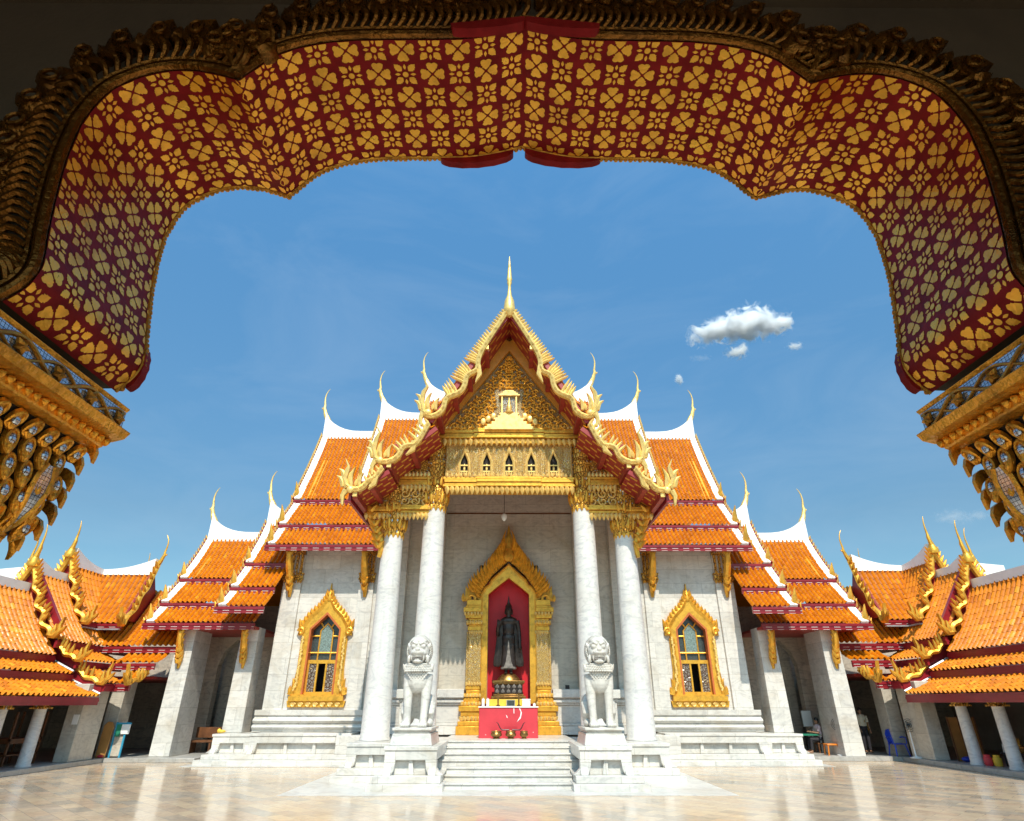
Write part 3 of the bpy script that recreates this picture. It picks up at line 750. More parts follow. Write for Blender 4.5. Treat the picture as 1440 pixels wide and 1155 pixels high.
# ---- porch roof: underside, tiles, bargeboards
BY = 19.4
Z1 = lambda x, y: z1p(x, y, BY)
T = [(Z1(720, 262), Z1(392, 712)), (Z1(420, 735), Z1(198, 898)), (Z1(222, 915), Z1(62, 1012))]
for s in (1, -1):
    XF[0] = s
    so = MB(); gps = []
    for (a, c_) in T:
        ax_, az_ = a; cx_, cz_ = c_
        ax_ = min(ax_, 0) if a is T[0][0] else ax_
        L_ = math.hypot(cx_ - ax_, cz_ - az_); nx, nz = -(cz_ - az_) / L_, (cx_ - ax_) / L_
        if nz > 0: nx, nz = -nx, -nz
        d = .16
        so.prism([(ax_, az_), (cx_, cz_), (cx_ + nx * d, cz_ + nz * d), (ax_ + nx * d, az_ + nz * d)], BY + .1, 24.6)
        # purlins under the slope, each with a stepped gilt end
        for t in ((.33, .56, .74, .93) if a is T[0][0] else (.50, .93)):
            qx, qz = lerp(ax_, cx_, t) + nx * (d + .02), lerp(az_, cz_, t) + nz * (d + .02)
            gps.append((qx, qz))
    pr = P(so, 'porch_roof', 'stencil', hall)
    for qx, qz in gps:
        gp = MB()
        gp.box(qx - .085, qx + .085, BY + .14, 22.0, qz - .12, qz + .12)
        gp.k = 1; gp.box(qx - .075, qx + .075, BY + .03, BY + .138, qz - .06, qz + .11)
        P(gp, 'purlin', ['soffit', 'palegold'], pr)
    for (a, c_) in T:
        ax_ = 0 if a is T[0][0] else a[0]
        tiles(pr, (ax_, BY + .1, a[1] + .06), (ax_, 27.5, a[1] + .06), (c_[0], 27.5, c_[1] + .06), (c_[0], BY + .1, c_[1] + .06))
    # gaps between the tiers: red step boards running back
    b = MB()
    for k in (0, 1):
        p0, p1 = T[k][1], T[k + 1][0]
        b.box(p0[0] - .02, p0[0] + .07, BY + .12, 24.5, p1[1] - .25, p0[1] + .03)
    b.box(T[2][1][0] - .03, T[2][1][0] + .06, BY + .12, 24.6, T[2][1][1] - .32, T[2][1][1] + .02)
    P(b, 'step_boards', 'fascia', pr)
    # bargeboards
    f = lambda a, b_, d: (a, BY - .02 + d, b_)
    runs = [[(718, 262), (690, 306), (660, 350), (632, 394), (610, 430), (598, 466), (600, 492), (588, 510), (566, 516), (549, 532), (546, 562), (530, 592), (500, 607), (472, 616), (460, 634), (456, 662), (436, 685), (408, 697), (384, 694), (372, 680)],
            [(392, 728), (372, 764), (350, 800), (330, 818), (302, 818), (282, 830), (274, 852), (252, 874), (220, 886), (190, 886), (172, 872)],
            [(200, 912), (180, 940), (162, 958), (140, 966), (126, 984), (104, 1000), (74, 1002), (52, 986)]]
    drops = [[(598, 486), (606, 520), (588, 556)], [(334, 800), (326, 836), (298, 858)], [(172, 945), (164, 978), (142, 1000)]]
    env = [((704, 258), (448, 590), 31, 60), ((384, 712), (232, 836), 9, 34), ((194, 900), (118, 968), 5, 24)]
    heads = [[(376, 694), (362, 640), (372, 596), (388, 572), (374, 540)], [(176, 884), (162, 836), (176, 790), (190, 764), (172, 730)], [(54, 996), (40, 956), (56, 918), (60, 905), (48, 874)]]
    for k in range(3):
        b = MB(); pth = [Z1(*q) for q in runs[k]]
        # smooth the path
        for _ in range(2):
            np_ = [pth[0]]
            for i in range(len(pth) - 1):
                p, q = pth[i], pth[i + 1]; np_ += [(p[0] * .75 + q[0] * .25, p[1] * .75 + q[1] * .25), (p[0] * .25 + q[0] * .75, p[1] * .25 + q[1] * .75)]
            pth = np_ + [pth[-1]]
        b.strip(pth, .09, f, .16, .7)
        b.strip([Z1(*q) for q in drops[k]], [.11, .085, .01], f, .14, .5)
        for q in range(2, len(pth) - 2, 3):
            (xa, za), (xb, zb_) = pth[q], pth[q + 1]; qq = math.hypot(xb - xa, zb_ - za) or 1; tx, tz = (xb - xa) / qq, (zb_ - za) / qq
            b.leaf((xa - tx * .06, za - tz * .06), (xa + tx * .10, za + tz * .10), .042, lambda a, b_, d: (a, BY - .075 + d, b_), .03, .9)
        bb = P(b, 'bargeboard', 'palegold', pr)
        b = MB(); (e0, e1, nf, mx) = env[k]
        for i in range(nf):
            t = (i + .5) / nf; e = (lerp(e0[0], e1[0], t), lerp(e0[1], e1[1], t)); E_ = Z1(*e)
            best = min(pth, key=lambda q: (q[0] - E_[0] - .12) ** 2 + (q[1] - E_[1] + .10) ** 2)
            tip = (E_[0] - .03, E_[1] + .17)
            b.strip([best, (lerp(best[0], tip[0], .4) + .02, lerp(best[1], tip[1], .4)), (lerp(best[0], tip[0], .8), lerp(best[1], tip[1], .8)), tip], [.062, .056, .036, .006], lambda a, b_, d: (a, BY + .02 + d, b_), .09, .8)
        P(b, 'flame_teeth', 'palegold', bb)
        b = MB(); hp = [Z1(*q) for q in heads[k]]
        b.strip(hp, [.085, .10, .07, .04, .006], f, .14, .8)
        x0, z0 = hp[1]
        b.leaf((x0 + .30, z0 - .35), (x0 + .36, z0 + .42), .09, f, .12, .8, .15); b.leaf((x0 + .56, z0 - .30), (x0 + .66, z0 + .20), .075, f, .12, .8, .15); b.leaf((x0 + .44, z0 - .30), (x0 + .5, z0 + .02), .05, f, .12, .8, .1)
        b.leaf((x0 - .02, z0 - .3), (x0 - .26, z0 + .1), .09, f, .12, .6, -.2); b.leaf((x0 - .02, z0 - .0), (x0 - .22, z0 + .36), .08, f, .12, .6, -.2)
        b.strip([(x0 + .12, z0 - .42), (x0 + .02, z0 - .62), (x0 + .06, z0 - .95)], [.10, .07, .03], f, .12, .5)
        b.ball((x0 + .28, BY - .04, z0 - .42), (.13, .08, .13), 10, 8)
        P(b, 'naga_finial', 'palegold', bb)
XF[0] = 1
b = MB(); q0 = Z1(720, 258); q1 = Z1(727, 30); hh = q1[1] - q0[1]
b.lathe([(.10, -.25), (.22, -.05), (.24, .08), (.19, .18 * hh), (.10, .27 * hh), (.065, .38 * hh), (.06, .46 * hh), (.10, .5 * hh), (.09, .54 * hh), (.12, .57 * hh), (.10, .60 * hh), (.06, .8 * hh), (.015, hh)], (0, BY + .05, q0[1]), 14)
P(b, 'spire_finial', 'palegold', hall)

# ---- big cross roofs of the hall, telescoping away from the porch
XE = 10.55
ry3, rz3 = ax(455, 614, -XE); ya3, za3 = ax(414, 703, -XE); yb3, zb3 = ax(393, 738, -XE); yc3, zc3 = ax(377, 766, -XE)
def eave(parent, x0, x1, y, z, h=.26, name='fascia', ends=True):
    b = MB(); b.box(x0, x1, y - .03, y + .09, z - h, z - .01)
    b.box(x0 - .02, x1 + .02, y - .055, y - .03, z - h * .42, z - h * .22)
    b.k = 1; b.box(x0 - .02, x1 + .02, y - .042, y - .031, z - h * .64, z - h * .57); b.box(x0 - .02, x1 + .02, y - .045, y - .031, z - h * 1.0, z - h * .95)
    return P(b, name, ['fascia', 'dash'], parent, smooth=0)
def verge(parent, f, u, w, out, h=.10, v1=1.0):
    """white stucco band down the end of a slope (u = 0 or 1), w along u"""
    b = MB(); vs = np.linspace(0, v1, 9); ua, ub = (u, u + w) if u == 0 else (u - w, u)
    for i in range(8):
        pts = []
        for hh in (-.05, h):
            for (uu, vv) in ((ua, vs[i]), (ub, vs[i]), (ub, vs[i + 1]), (ua, vs[i + 1])): pts.append(tuple(f(uu, vv, hh)))
        b.add(pts, [(3, 2, 1, 0), (4, 5, 6, 7), (0, 1, 5, 4), (2, 3, 7, 6), (1, 2, 6, 5), (3, 0, 4, 7)])
    o = P(b, 'verge', 'stucco', parent, smooth=0)
    b = MB(); nt = max(3, int(np.linalg.norm(np.array(f(u, 0)) - np.array(f(u, v1))) / .22))
    b.k = 1
    for i in range(8):
        a0, a1 = np.array(f(u, vs[i], -.12)), np.array(f(u, vs[i + 1], -.12)); c0, c1 = np.array(f(u, vs[i], h + .01)), np.array(f(u, vs[i + 1], h + .01))
        dx = np.array([out * .02, 0, 0]); dx2 = np.array([out * .09, 0, 0])
        b.add([a0 + dx, a1 + dx, c1 + dx, c0 + dx, a0 + dx2, a1 + dx2, c1 + dx2, c0 + dx2], [(0, 1, 2, 3), (7, 6, 5, 4), (0, 4, 5, 1), (3, 2, 6, 7), (0, 3, 7, 4), (1, 5, 6, 2)])
    b.k = 0
    for i in range(nt):
        v = (i + .5) / nt * v1; q = np.array(f(u, v, h)); q2 = np.array(f(u, max(0, v - .02), h + .17))
        b.tube([tuple(q + [out * .06, 0, 0]), tuple((q + q2) / 2 + [out * .07, 0, 0]), tuple(q2 + [out * .06, 0, 0])], [.055, .045, .01], 5)
    P(b, 'verge_teeth', ['palegold', 'fascia'], o)
    return o
def ridge(parent, x0, x1, y, z, flare, ch=1.9, r=.10):
    """white ridge rising in a curve to its outer end x0, with a horn finial"""
    b = MB(); N = 14; sg = 1 if x1 > x0 else -1
    for i in range(N):
        t0, t1 = (i / N) ** 1.6, ((i + 1) / N) ** 1.6
        xa, xb = lerp(x0, x1, t0), lerp(x0, x1, t1)
        up = lambda x: flare * max(0, 1 - abs(x - x0) / 2.2) ** 2.6
        b.prism([(xa, z - .25), (xb, z - .25), (xb, z + .22 + up(xb)), (xa, z + .22 + up(xa))], y - .16, y + .16)
    o = P(b, 'ridge_cap', 'stucco', parent, smooth=60)
    b = MB(); chofa(b, (x0, y, z + flare + .12), ch, -sg, 'x', r); P(b, 'horn_finial', 'palegold', o)
    return o
def spike(parent, x, y, z, h=1.0):
    b = MB(); f = lambda a, b_, d: (x + d, y + a, z + b_)
    f = lambda a, b_, d: (x + a, y + d, z + b_)
    b.leaf((.02, -.25), (-.05, h), .13, f, .08, .8, -.06); b.leaf((.12, -.2), (.14, h * .45), .09, f, .08, .8, .1); b.leaf((-.1, -.2), (-.2, h * .3), .07, f, .08, .8, -.1)
    return P(b, 'hook_finial', 'gold', parent)
def roof_stack(x_out, x_in, levels, rz, flare=1.0, ch=1.9, back=True, sag=.10, spk=1.0):
    """levels: list of ((y_top,z_top),(y_eave,z_eave)) from ridge down; x_out is the gable end"""
    (y0, z0), _ = levels[0]
    out = -1 if x_out < x_in else 1
    first = None
    for k, ((yt, zt), (ye, zze)) in enumerate(levels):
        xa = x_out
        o, f = tiles(hall, (xa, yt, zt), (x_in, yt, zt), (x_in, ye, zze), (xa, ye, zze), sag if k == 0 else .03)
        o.name = 'roof_tier'
        eave(o, xa - .12, x_in, ye, zze)
        verge(o, f, 0, .33 / abs(x_in - x_out), out)
        spike(o, xa - .05, ye + .1, zze, spk)
        if k == 0:
            ridge(o, xa, x_in, yt, zt + .05, flare, ch)
            first = o
    if back:   # plain rear slope and gable wall
        b = MB(); yl, zl0 = levels[-1][1]
        b.prismx([(y0, z0 - .1), (2 * y0 - yl, zl0), (2 * y0 - yl, zl0 - .2), (y0, z0 - .3)], x_out + .05, x_in)
        P(b, 'rear_slope', 'tile', first)
        b = MB(); ya_, za_ = levels[0][1]
        b.prismx([(y0, z0 - .25), (2 * y0 - ya_, za_), (ya_, za_)], x_out + .5, x_out + .8)
        P(b, 'gable_wall', 'gold', first)
    return first
lev3 = [((ry3, rz3), (ya3, za3)), ((ya3 + .15, za3 - .14), (yb3, zb3)), ((yb3 + .12, zb3 - .14), (yc3, zc3))]
x2, zr2 = at(535, 588, ry3); x1_, zr1 = at(598, 562, ry3)
d2, d1 = zr2 - rz3, zr1 - rz3
ln = lambda d: [((ry3, rz3 + d), (ya3, za3 + d))]
for s in (1, -1):
    XF[0] = s
    roof_stack(-XE, -4.2, lev3, rz3)
    # the higher telescoped slopes nearer the centre
    roof_stack(x2, -3.0, [((ry3, rz3 + d2), (ya3 - .2, za3 + d2 - .35))], 0, 1.0, 2.0, back=False)
    roof_stack(x1_, 0.0, [((ry3, rz3 + d1), (ya3 - .4, za3 + d1 - .7))], 0, 1.0, 2.1, back=False)
XF[0] = 1

# ---- wings of the hall: wall, pilasters, window, plinth, brackets
WY = 27.0
def bracket(parent, x, y0, z0, y1, z1, w=.16, mat='gold'):
    """long naga bracket from the wall foot (y0,z0) up and out to the eave (y1,z1)"""
    b = MB(); pts = []; rr = []
    for t in np.linspace(0, 1, 12):
        yy = lerp(y0, y1, t) + .10 * math.sin(t * 2 * math.pi); pts.append((x, yy, lerp(z0, z1, t))); rr.append(w * (.15 + .85 * math.sin(math.pi * min(1, .08 + t * .8))))
    b.tube(pts, rr, 8)
    for k in range(6):
        t = .12 + .14 * k; yy, zz = lerp(y0, y1, t) - .02, lerp(z0, z1, t)
        for sg in (-1, 1):
            f = lambda a, b_, d, yy=yy, zz=zz: (x + a, yy - .12 + d, zz + b_)
            b.leaf((sg * .03, 0), (sg * w * 1.1, .30), .07, f, .08, .8, .1 * sg)
    return P(b, 'eave_bracket', mat, parent)
def window(parent, cx, y):
    w = MB(); f = lambda a, b_, d: (cx + a, y - .10 + d, b_)
    # jambs and ogee crest
    for sg in (-1, 1):
        w.strip([(sg * 1.08, 2.30), (sg * .92, 2.7), (sg * .86, 3.3), (sg * .86, 4.5)], [.17, .13, .12, .13], f, .2, .5)
        crest = [(sg * 1.0, 4.62), (sg * .98, 5.0), (sg * .70, 5.42), (sg * .34, 5.75), (sg * .10, 6.1), (0, 6.45)]
        w.strip(crest, [.16, .17, .17, .17, .13, .04], f, .2, .5)
        w.tube([(cx + sg * (1.02 + .13 * math.cos(t) * (1 - t / 9)), y - .14, 4.78 + .17 * math.sin(t) * (1 - t / 9)) for t in np.linspace(0, 7, 18)], .065, 8)
        for k in range(11):
            t = k / 10; p0 = samp(crest, .12 + .78 * t)
            nx, nz = .5 * sg + .1 * sg, .8
            w.leaf((p0[0], p0[1]), (p0[0] + nx * .12, p0[1] + .26), .065, lambda a, b_, d: (cx + a, y - .16 + d, b_), .08, .8, -.1 * sg)
        w.leaf((sg * 1.05, 4.85), (sg * 1.18, 5.3), .09, f, .1, .8)
        flame(w, (sg * 1.05, 2.35), .6, .09, f, .12, .08 * sg)
    for sg in (-1, 1):
        w.prism([(cx + sg * a, z) for a, z in ((.66, 2.30), (.66, 4.90), (1.0, 4.90), (.93, 4.5), (.92, 2.8), (1.08, 2.30))], y - .12, y + .04)
        w.prism([(cx + sg * a, z) for a, z in ((.655, 4.88), (0, 5.56), (0, 6.2), (.14, 6.0), (.40, 5.75), (.76, 5.42), (1.0, 5.05), (1.0, 4.89))], y - .118, y + .04)
    w.lathe([(.02, .75), (.05, .5), (.09, .3), (.15, .1), (.12, 0)][::-1], (cx, y - .05, 6.05), 10)
    w.box(cx - 1.12, cx + 1.12, y - .24, y + .1, 2.10, 2.28); w.box(cx - 1.02, cx + 1.02, y - .18, y + .1, 2.281, 2.34)
    w.prism([(cx - 1.14, 1.87), (cx - 1.2, 2.10), (cx + 1.2, 2.10), (cx + 1.14, 1.87)], y - .12, y + .05)
    fr = P(w, 'window_frame', 'gold', parent)
    for sg in (-1, 1):
        o = MB()
        for k in range(30):
            z = 2.5 + 2.0 * k / 29
            xx = .88 + .13 * max(0, (2.75 - z) / .4)
            o.ball((cx + sg * xx + rnd.uniform(-.04, .04), y - .19, z), (.05, .04, .05), 6, 4)
            o.leaf((sg * (xx - .02), z), (sg * (xx + .05), z + .10), .03, lambda a, b_, d: (cx + a, y - .20 + d, b_), .03, .9)
        P(o, 'carved_border', 'palegold', fr)
    o = MB()
    for k in range(7):
        x = -.9 + .3 * k; o.tube([(cx + x + .09 * math.cos(t), y - .16, 1.98 + .07 * math.sin(t)) for t in np.linspace(0, 5.2, 10)], .03, 6)
        o.leaf((x, 1.9), (x, 2.12), .06, lambda a, b_, d: (cx + a, y - .16 + d, b_), .05, .8)
    P(o, 'carved_border', 'palegold', fr)
    rv = MB()   # reveal lining
    op = [(-.60, 2.36), (-.60, 4.86), (0, 5.47), (.60, 4.86), (.60, 2.36)]; big = [(-.67, 2.30), (-.67, 4.90), (0, 5.58), (.67, 4.90), (.67, 2.30)]
    for i in range(4): rv.prism([big[i], big[i + 1], op[i + 1], op[i]], y - .08, y + .30) if False else rv.prism([(cx + q[0], q[1]) for q in (big[i], big[i + 1], op[i + 1], op[i])], y - .13, y + .30)
    P(rv, 'reveal', 'reveal', fr)
    gl = MB(); gl.prism([(cx + a, z) for a, z in ((-.6, 3.60), (-.6, 4.86), (0, 5.47), (.6, 4.86), (.6, 3.60))], y + .24, y + .26)
    P(gl, 'pane', 'glassdark', fr)
    gl = MB(); gl.prism([(cx + a, z) for a, z in ((-.27, 3.98), (-.27, 4.85), (0, 5.14), (.27, 4.85), (.27, 3.98))], y + .20, y + .235)
    P(gl, 'etched_pane', 'glasspale', fr)
    mu = MB(); ff = lambda a, b_, d: (cx + a, y + .17 + d, b_)
    for pth in ([(-.27, 3.62), (-.27, 4.85), (0, 5.14), (.27, 4.85), (.27, 3.62)], [(-.6, 3.95), (.6, 3.95)], [(-.6, 4.62), (-.27, 4.62)], [(.27, 4.62), (.6, 4.62)], [(-.3, 5.16), (-.17, 4.98)], [(.3, 5.16), (.17, 4.98)]):
        mu.strip(pth, .028, ff, .07, .4)
    mu.box(cx - .62, cx + .62, y + .06, y + .28, 3.52, 3.66); P(mu, 'glazing_lattice', 'gold', fr)
    mu = MB().box(cx - .62, cx + .62, y + .04, y + .28, 2.34, 2.44); P(mu, 'sill_rail', 'gold', fr)
    for sg in (-1, 1):
        sh = MB(); sh.box(cx + sg * .20, cx + sg * .60, y + .10, y + .15, 2.442, 3.518)
        q = P(sh, 'shutter', 'shutter', fr)
        sh = MB(); sh.box(cx + sg * .15, cx + sg * .22, y + .06, y + .16, 2.442, 3.518); sh.box(cx + sg * .53, cx + sg * .6, y + .07, y + .16, 2.443, 3.517)
        P(sh, 'shutter_rail', 'gold', q)
    return fr
for s in (1, -1):
    XF[0] = s
    b = MB(); cx = -7.88
    b.box(-10.0, cx - .72, WY, WY + .5, .9, 8.6); b.box(cx + .72, -5.31, WY, WY + .5, .9, 8.6); b.box(cx - .72, cx + .72, WY, WY + .5, .9, 2.2); b.box(cx - .72, cx + .72, WY, WY + .5, 5.6, 8.6)
    b.box(-10.0, -9.5, WY + .5, 33, .9, 8.6)
    b.box(-5.3, -4.9, YW + .37, WY + .45, .9, 9.5)
    wall = P(b, 'wing_wall', 'marble', hall)
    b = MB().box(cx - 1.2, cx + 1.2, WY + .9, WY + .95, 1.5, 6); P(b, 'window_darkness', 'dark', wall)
    window(wall, cx, WY)
    for xa, xb in ((-10.03, -9.23), (-6.66, -6.0)):
        b = MB().box(xa, xb, WY - .12, WY - .002, 1.7, 8.5)
        pz = P(b, 'pilaster', 'marble', hall, bevel=.015)
        b = MB(); zc = 6.95
        b.box(xa - .04, xb + .04, WY - .17, WY - .003, zc, zc + .06); b.box(xa - .02, xb + .02, WY - .15, WY - .003, zc + .07, zc + .2); b.box(xa - .05, xb + .05, WY - .18, WY - .003, zc + .22, zc + .3)
        for k in range(4): b.lathe([(.07, 0), (.08, .1), (.06, .3), (.07, .8)], (lerp(xa + .1, xb - .1, k / 3), WY - .14, zc + .3), 8)
        fringe(b, xa, xb, WY - .17, zc, 7, .16, .055); b.box(xa, xb, WY - .16, WY - .003, zc + 1.1, zc + 1.5)
        P(b, 'pilaster_capital', 'orncap', pz)
        bracket(pz, (xa + xb) / 2 - .02, WY - .16, 6.2, yc3 + .25, 8.15)
    # plinth with its two torus mouldings
    b = MB()
    prof = [(WY, 1.02), (26.42, 1.02), (26.42, 1.09), (26.36, 1.11), (26.32, 1.17), (26.36, 1.24), (26.44, 1.26), (26.46, 1.31), (26.38, 1.33), (26.33, 1.40), (26.38, 1.47), (26.46, 1.49), (26.5, 1.56), (26.42, 1.60), (26.40, 1.78), (WY, 1.78)]
    b.prismx(prof, -10.12, -5.2)
    P(b, 'plinth_moulding', 'marble', hall, smooth=50)
    b = MB(); b.box(-11.42, -4.9, 24.75, 27.6, .005, .164); b.box(-11.25, -4.9, 24.95, 27.6, .166, .328); b.box(-10.6, -4.9, 24.45, 25.2, .0125, .16)
    P(b, 'plinth_base', 'marble', hall, bevel=.012)
    pedestal(-9.72, -5.9, 25.2, 27.2, .33, ZP + .04, 'plinth_terrace'); pedestal(-11.25, -9.7, 25.55, 27.8, .331, ZP + .01, 'plinth_terrace')
    b = MB().box(-6.4, -4.85, 25.0, 27, .33, ZP - .02); P(b, 'plinth_block', 'marble', hall, bevel=.02)
    # downspout trace beside the outer column
    b = MB().tube([(-5.75, WY - .16, 1.8), (-5.75, WY - .16, 8.0)], .03, 8); P(b, 'downpipe', 'steel', hall)
    # bracket under the porch roof, leaning out from the outer column
    b = MB(); pts = []; rr = []
    for t in np.linspace(0, 1, 14):
        x = lerp(-4.66, -5.25, t ** 1.5) + .10 * math.sin(t * 6); z = lerp(6.7, 8.75, t); pts.append((x, YC - .25, z)); rr.append(.14 * (.3 + .7 * math.sin(math.pi * min(1, .1 + t * .8))))
    b.tube(pts, rr, 8); f = lambda a, b_, d: (a, YC - .42 + d, b_)
    for k in range(6):
        t = .15 + .13 * k; x = lerp(-4.66, -5.25, t ** 1.5); z = lerp(6.7, 8.75, t)
        b.leaf((x, z), (x - .28, z + .28), .09, f, .1, .8, -.1); b.leaf((x, z), (x + .2, z + .25), .08, f, .1, .8, .1)
    P(b, 'eave_bracket', 'gold', hall)

    # ---- lower side wings with their own stacked roofs
    XW1, XW2 = -11.75, -15.1
    y_r, z_r = ax(377, 735, XW1); ya, za = ax(346, 792, XW1); yb, zb = ax(325, 826, XW1); yc, zc = ax(307, 853, XW1)
    roof_stack(XW1, -9.9, [((y_r, z_r), (ya, za)), ((ya + .12, za - .14), (yb, zb)), ((yb + .12, zb - .14), (yc, zc))], 0, .8, 1.7, back=False, spk=.8)
    y_r2, z_r2 = ax(294, 757, XW2); ya, za = ax(254, 814, XW2); yb, zb = ax(227, 848, XW2); yc2, zc2 = ax(206, 876, XW2)
    roof_stack(XW2, -10.6, [((y_r2, z_r2), (ya, za)), ((ya + .12, za - .14), (yb, zb)), ((yb + .12, zb - .14), (yc2, zc2))], 0, .8, 1.7, back=True, spk=.8)
    b = MB().box(-15.1, -10.6, yc2 + .1, 29.9, zc2 - .22, zc2 - .12); P(b, 'wing_soffit', 'soffit', hall)
    # pillars
    PY = yc2 + .55
    for xc, z0, dp in ((-13.6, .152, 1.6), (-10.95, ZP + .012, .85)):
        b = MB().taper(xc - .40, xc + .40, PY, PY + dp, z0, zc2 - .1, .05, .05)
        pq = P(b, 'pillar', 'marble', hall, bevel=.02)
        bracket(pq, xc - .05, PY + .02, 3.3, yc2 + .18, zc2 - .2, .14)
    # shaded back wall with an arch and a gilt door
    b = MB(); y = 29.6
    b.box(-15.4, -13.4, y, y + .4, 0, 6.2); b.box(-12.0, -10.0, y, y + .4, 0, 6.2); b.box(-13.4, -12.0, y, y + .4, 4.7, 6.2)
    b.prism([(-13.4, 3.6), (-13.2, 4.2), (-12.7, 4.701), (-13.4, 4.701)], y, y + .4); b.prism([(-12.0, 3.6), (-12.0, 4.701), (-12.7, 4.701), (-12.2, 4.2)], y, y + .4)
    b.box(-13.6, -11.8, y + 1.2, y + 1.4, 0, 6)
    P(b, 'arcade_wall', 'stone', hall)
    b = MB(); b.k = 0; b.box(-10.45, -10.0, 28.2, 28.35, .97, 3.6); b.k = 1; b.box(-10.38, -10.05, 28.15, 28.2, .97, 3.5)
    P(b, 'side_door', ['fascia', 'gold'], hall)
XF[0] = 1

# ================================================================== altar and offerings
al = thing('altar_table', 'red altar box with chipped white paint patches below the dark standing statue', 'altar', (0, 22.8, ZP))
b = MB().box(-1.0, 1.0, 22.6, 23.5, ZP, 1.88); P(b, 'front_panel', 'altarred', al, bevel=.01)
b = MB().box(-1.03, 1.03, 22.57, 23.53, 1.882, 1.92); P(b, 'table_top', 'paper', al)
b = MB(); f = lambda a, b_, d: (a, 22.595 + d, b_)
for pts in ([(.36, 1.86), (.40, 1.86), (.46, 1.72), (.42, 1.55), (.28, 1.44), (.40, 1.62), (.42, 1.75)], [(.17, 1.86), (.20, 1.86), (.20, 1.7), (.18, 1.7)], [(-.08, 1.66), (-.05, 1.64), (-.02, 1.56), (-.06, 1.58)], [(-.78, 1.08), (-.74, 1.06), (-.77, 1.05)], [(.82, 1.14), (.86, 1.15), (.84, 1.12)]):
    b = MB().ext(pts[::-1], f, 0, .004); P(b, 'paint_chip', 'paper', al, smooth=0)
ag = 'offerings on the red altar'
b = MB(); b.box(-.75, .75, 23.2, 23.45, 1.921, 2.14); tag(b.build('altar_cloth', M['yellow'], at0=(0, 23.3, 1.92), bevel=.02), 'yellow satin covered ledge along the back of the red altar', 'cloth')
for k, x in enumerate((-.88, -.72)):
    b = MB(); b.lathe([(.05, 0), (.05, .22), (.045, .235), (.008, .24), (.005, .27)], (x, 22.85, 1.921), 12)
    tag(b.build('candle', M['paper'], at0=(x, 22.85, 1.921)), ('thick white candle nearest the left end of the red altar', 'thick white candle second from the left end of the altar')[k], 'candle', 'white candles on the red altar')
for x, lb in ((-.36, 'tall brass candle stand on the altar beside the two white candles'), (.36, 'tall brass candle stand on the altar beside the white box')):
    b = MB(); b.lathe([(.09, 0), (.06, .03), (.025, .06), (.03, .2), (.02, .28), (.06, .33), (.06, .35), (.03, .36), (.03, .42)], (x, 22.8, 1.921), 12)
    tag(b.build('candle_stand', M['brass'], at0=(x, 22.8, 1.921)), lb, 'candle stand', 'brass candle stands on the red altar')
o = thing('picture_frame', 'small grey framed picture standing in the middle of the altar', 'picture', (.08, 23.05, 1.92))
b = MB().box(-.07, .23, 23.04, 23.07, 1.921, 2.12); P(b, 'frame', 'steel', o); b = MB().box(-.05, .21, 23.034, 23.039, 1.94, 2.10); P(b, 'picture', 'glassdark', o)
o = thing('paper_box', 'white paper box at the right end of the red altar', 'box', (.62, 22.9, 1.92))
b = MB().box(.48, .76, 22.8, 23.0, 1.921, 2.10); P(b, 'carton', 'paper', o, bevel=.01); b = MB().box(.47, .77, 22.79, 23.01, 2.101, 2.15); P(b, 'lid', 'paper', o, bevel=.01)
b = MB(); b.ball((.9, 22.82, 1.97), (.05, .05, .05), 10, 6); b.lathe([(.03, 0), (.05, .01), (.05, .03)], (.9, 22.82, 1.921), 10)
tag(b.build('flower_garland', M['paper'], at0=(.9, 22.82, 1.92)), 'small round white garland at the far right corner of the altar', 'garland')
for x, r, lb in ((-.40, .19, 'wide brass bowl standing left of the incense pot'), (.08, .18, 'dark incense pot with curved rails and a row of incense sticks'), (.52, .14, 'smallest brass bowl standing right of the incense pot')):
    o = thing('offering_bowl' if r != .18 else 'incense_pot', lb, 'bowl', (x, 22.25, ZP), None)
    b = MB().lathe([(r * .55, 0), (r * .6, .02), (r * .5, .04), (r * .95, .09), (r, .14), (r * .85, .19), (r * .95, .23), (r * .88, .23), (r * .75, .18), (r * .5, .1)], (x, 22.25, ZP + .001), 20)
    P(b, 'bowl_body', 'brass', o)
    if r == .18:
        b = MB()
        for sg in (-1, 1): b.tube([(x + sg * .05, 22.25, ZP + .26), (x + sg * .30, 22.25, ZP + .26), (x + sg * .36, 22.25, ZP + .32), (x + sg * .42, 22.25, ZP + .44), (x + sg * .48, 22.25, ZP + .49)], [.02, .02, .018, .015, .008], 6)
        P(b, 'curved_rail', 'black', o)
        b = MB()
        for k in range(11): b.tube([(x - .2 + .04 * k, 22.25, ZP + .24), (x - .2 + .04 * k, 22.25, ZP + .36)], .006, 5)
        P(b, 'incense_sticks', 'fascia', o)
    else:
        b = MB().ball((x, 22.25, ZP + .17), (r * .6, r * .6, .03), 12, 6); P(b, 'sand', 'dusty', o)

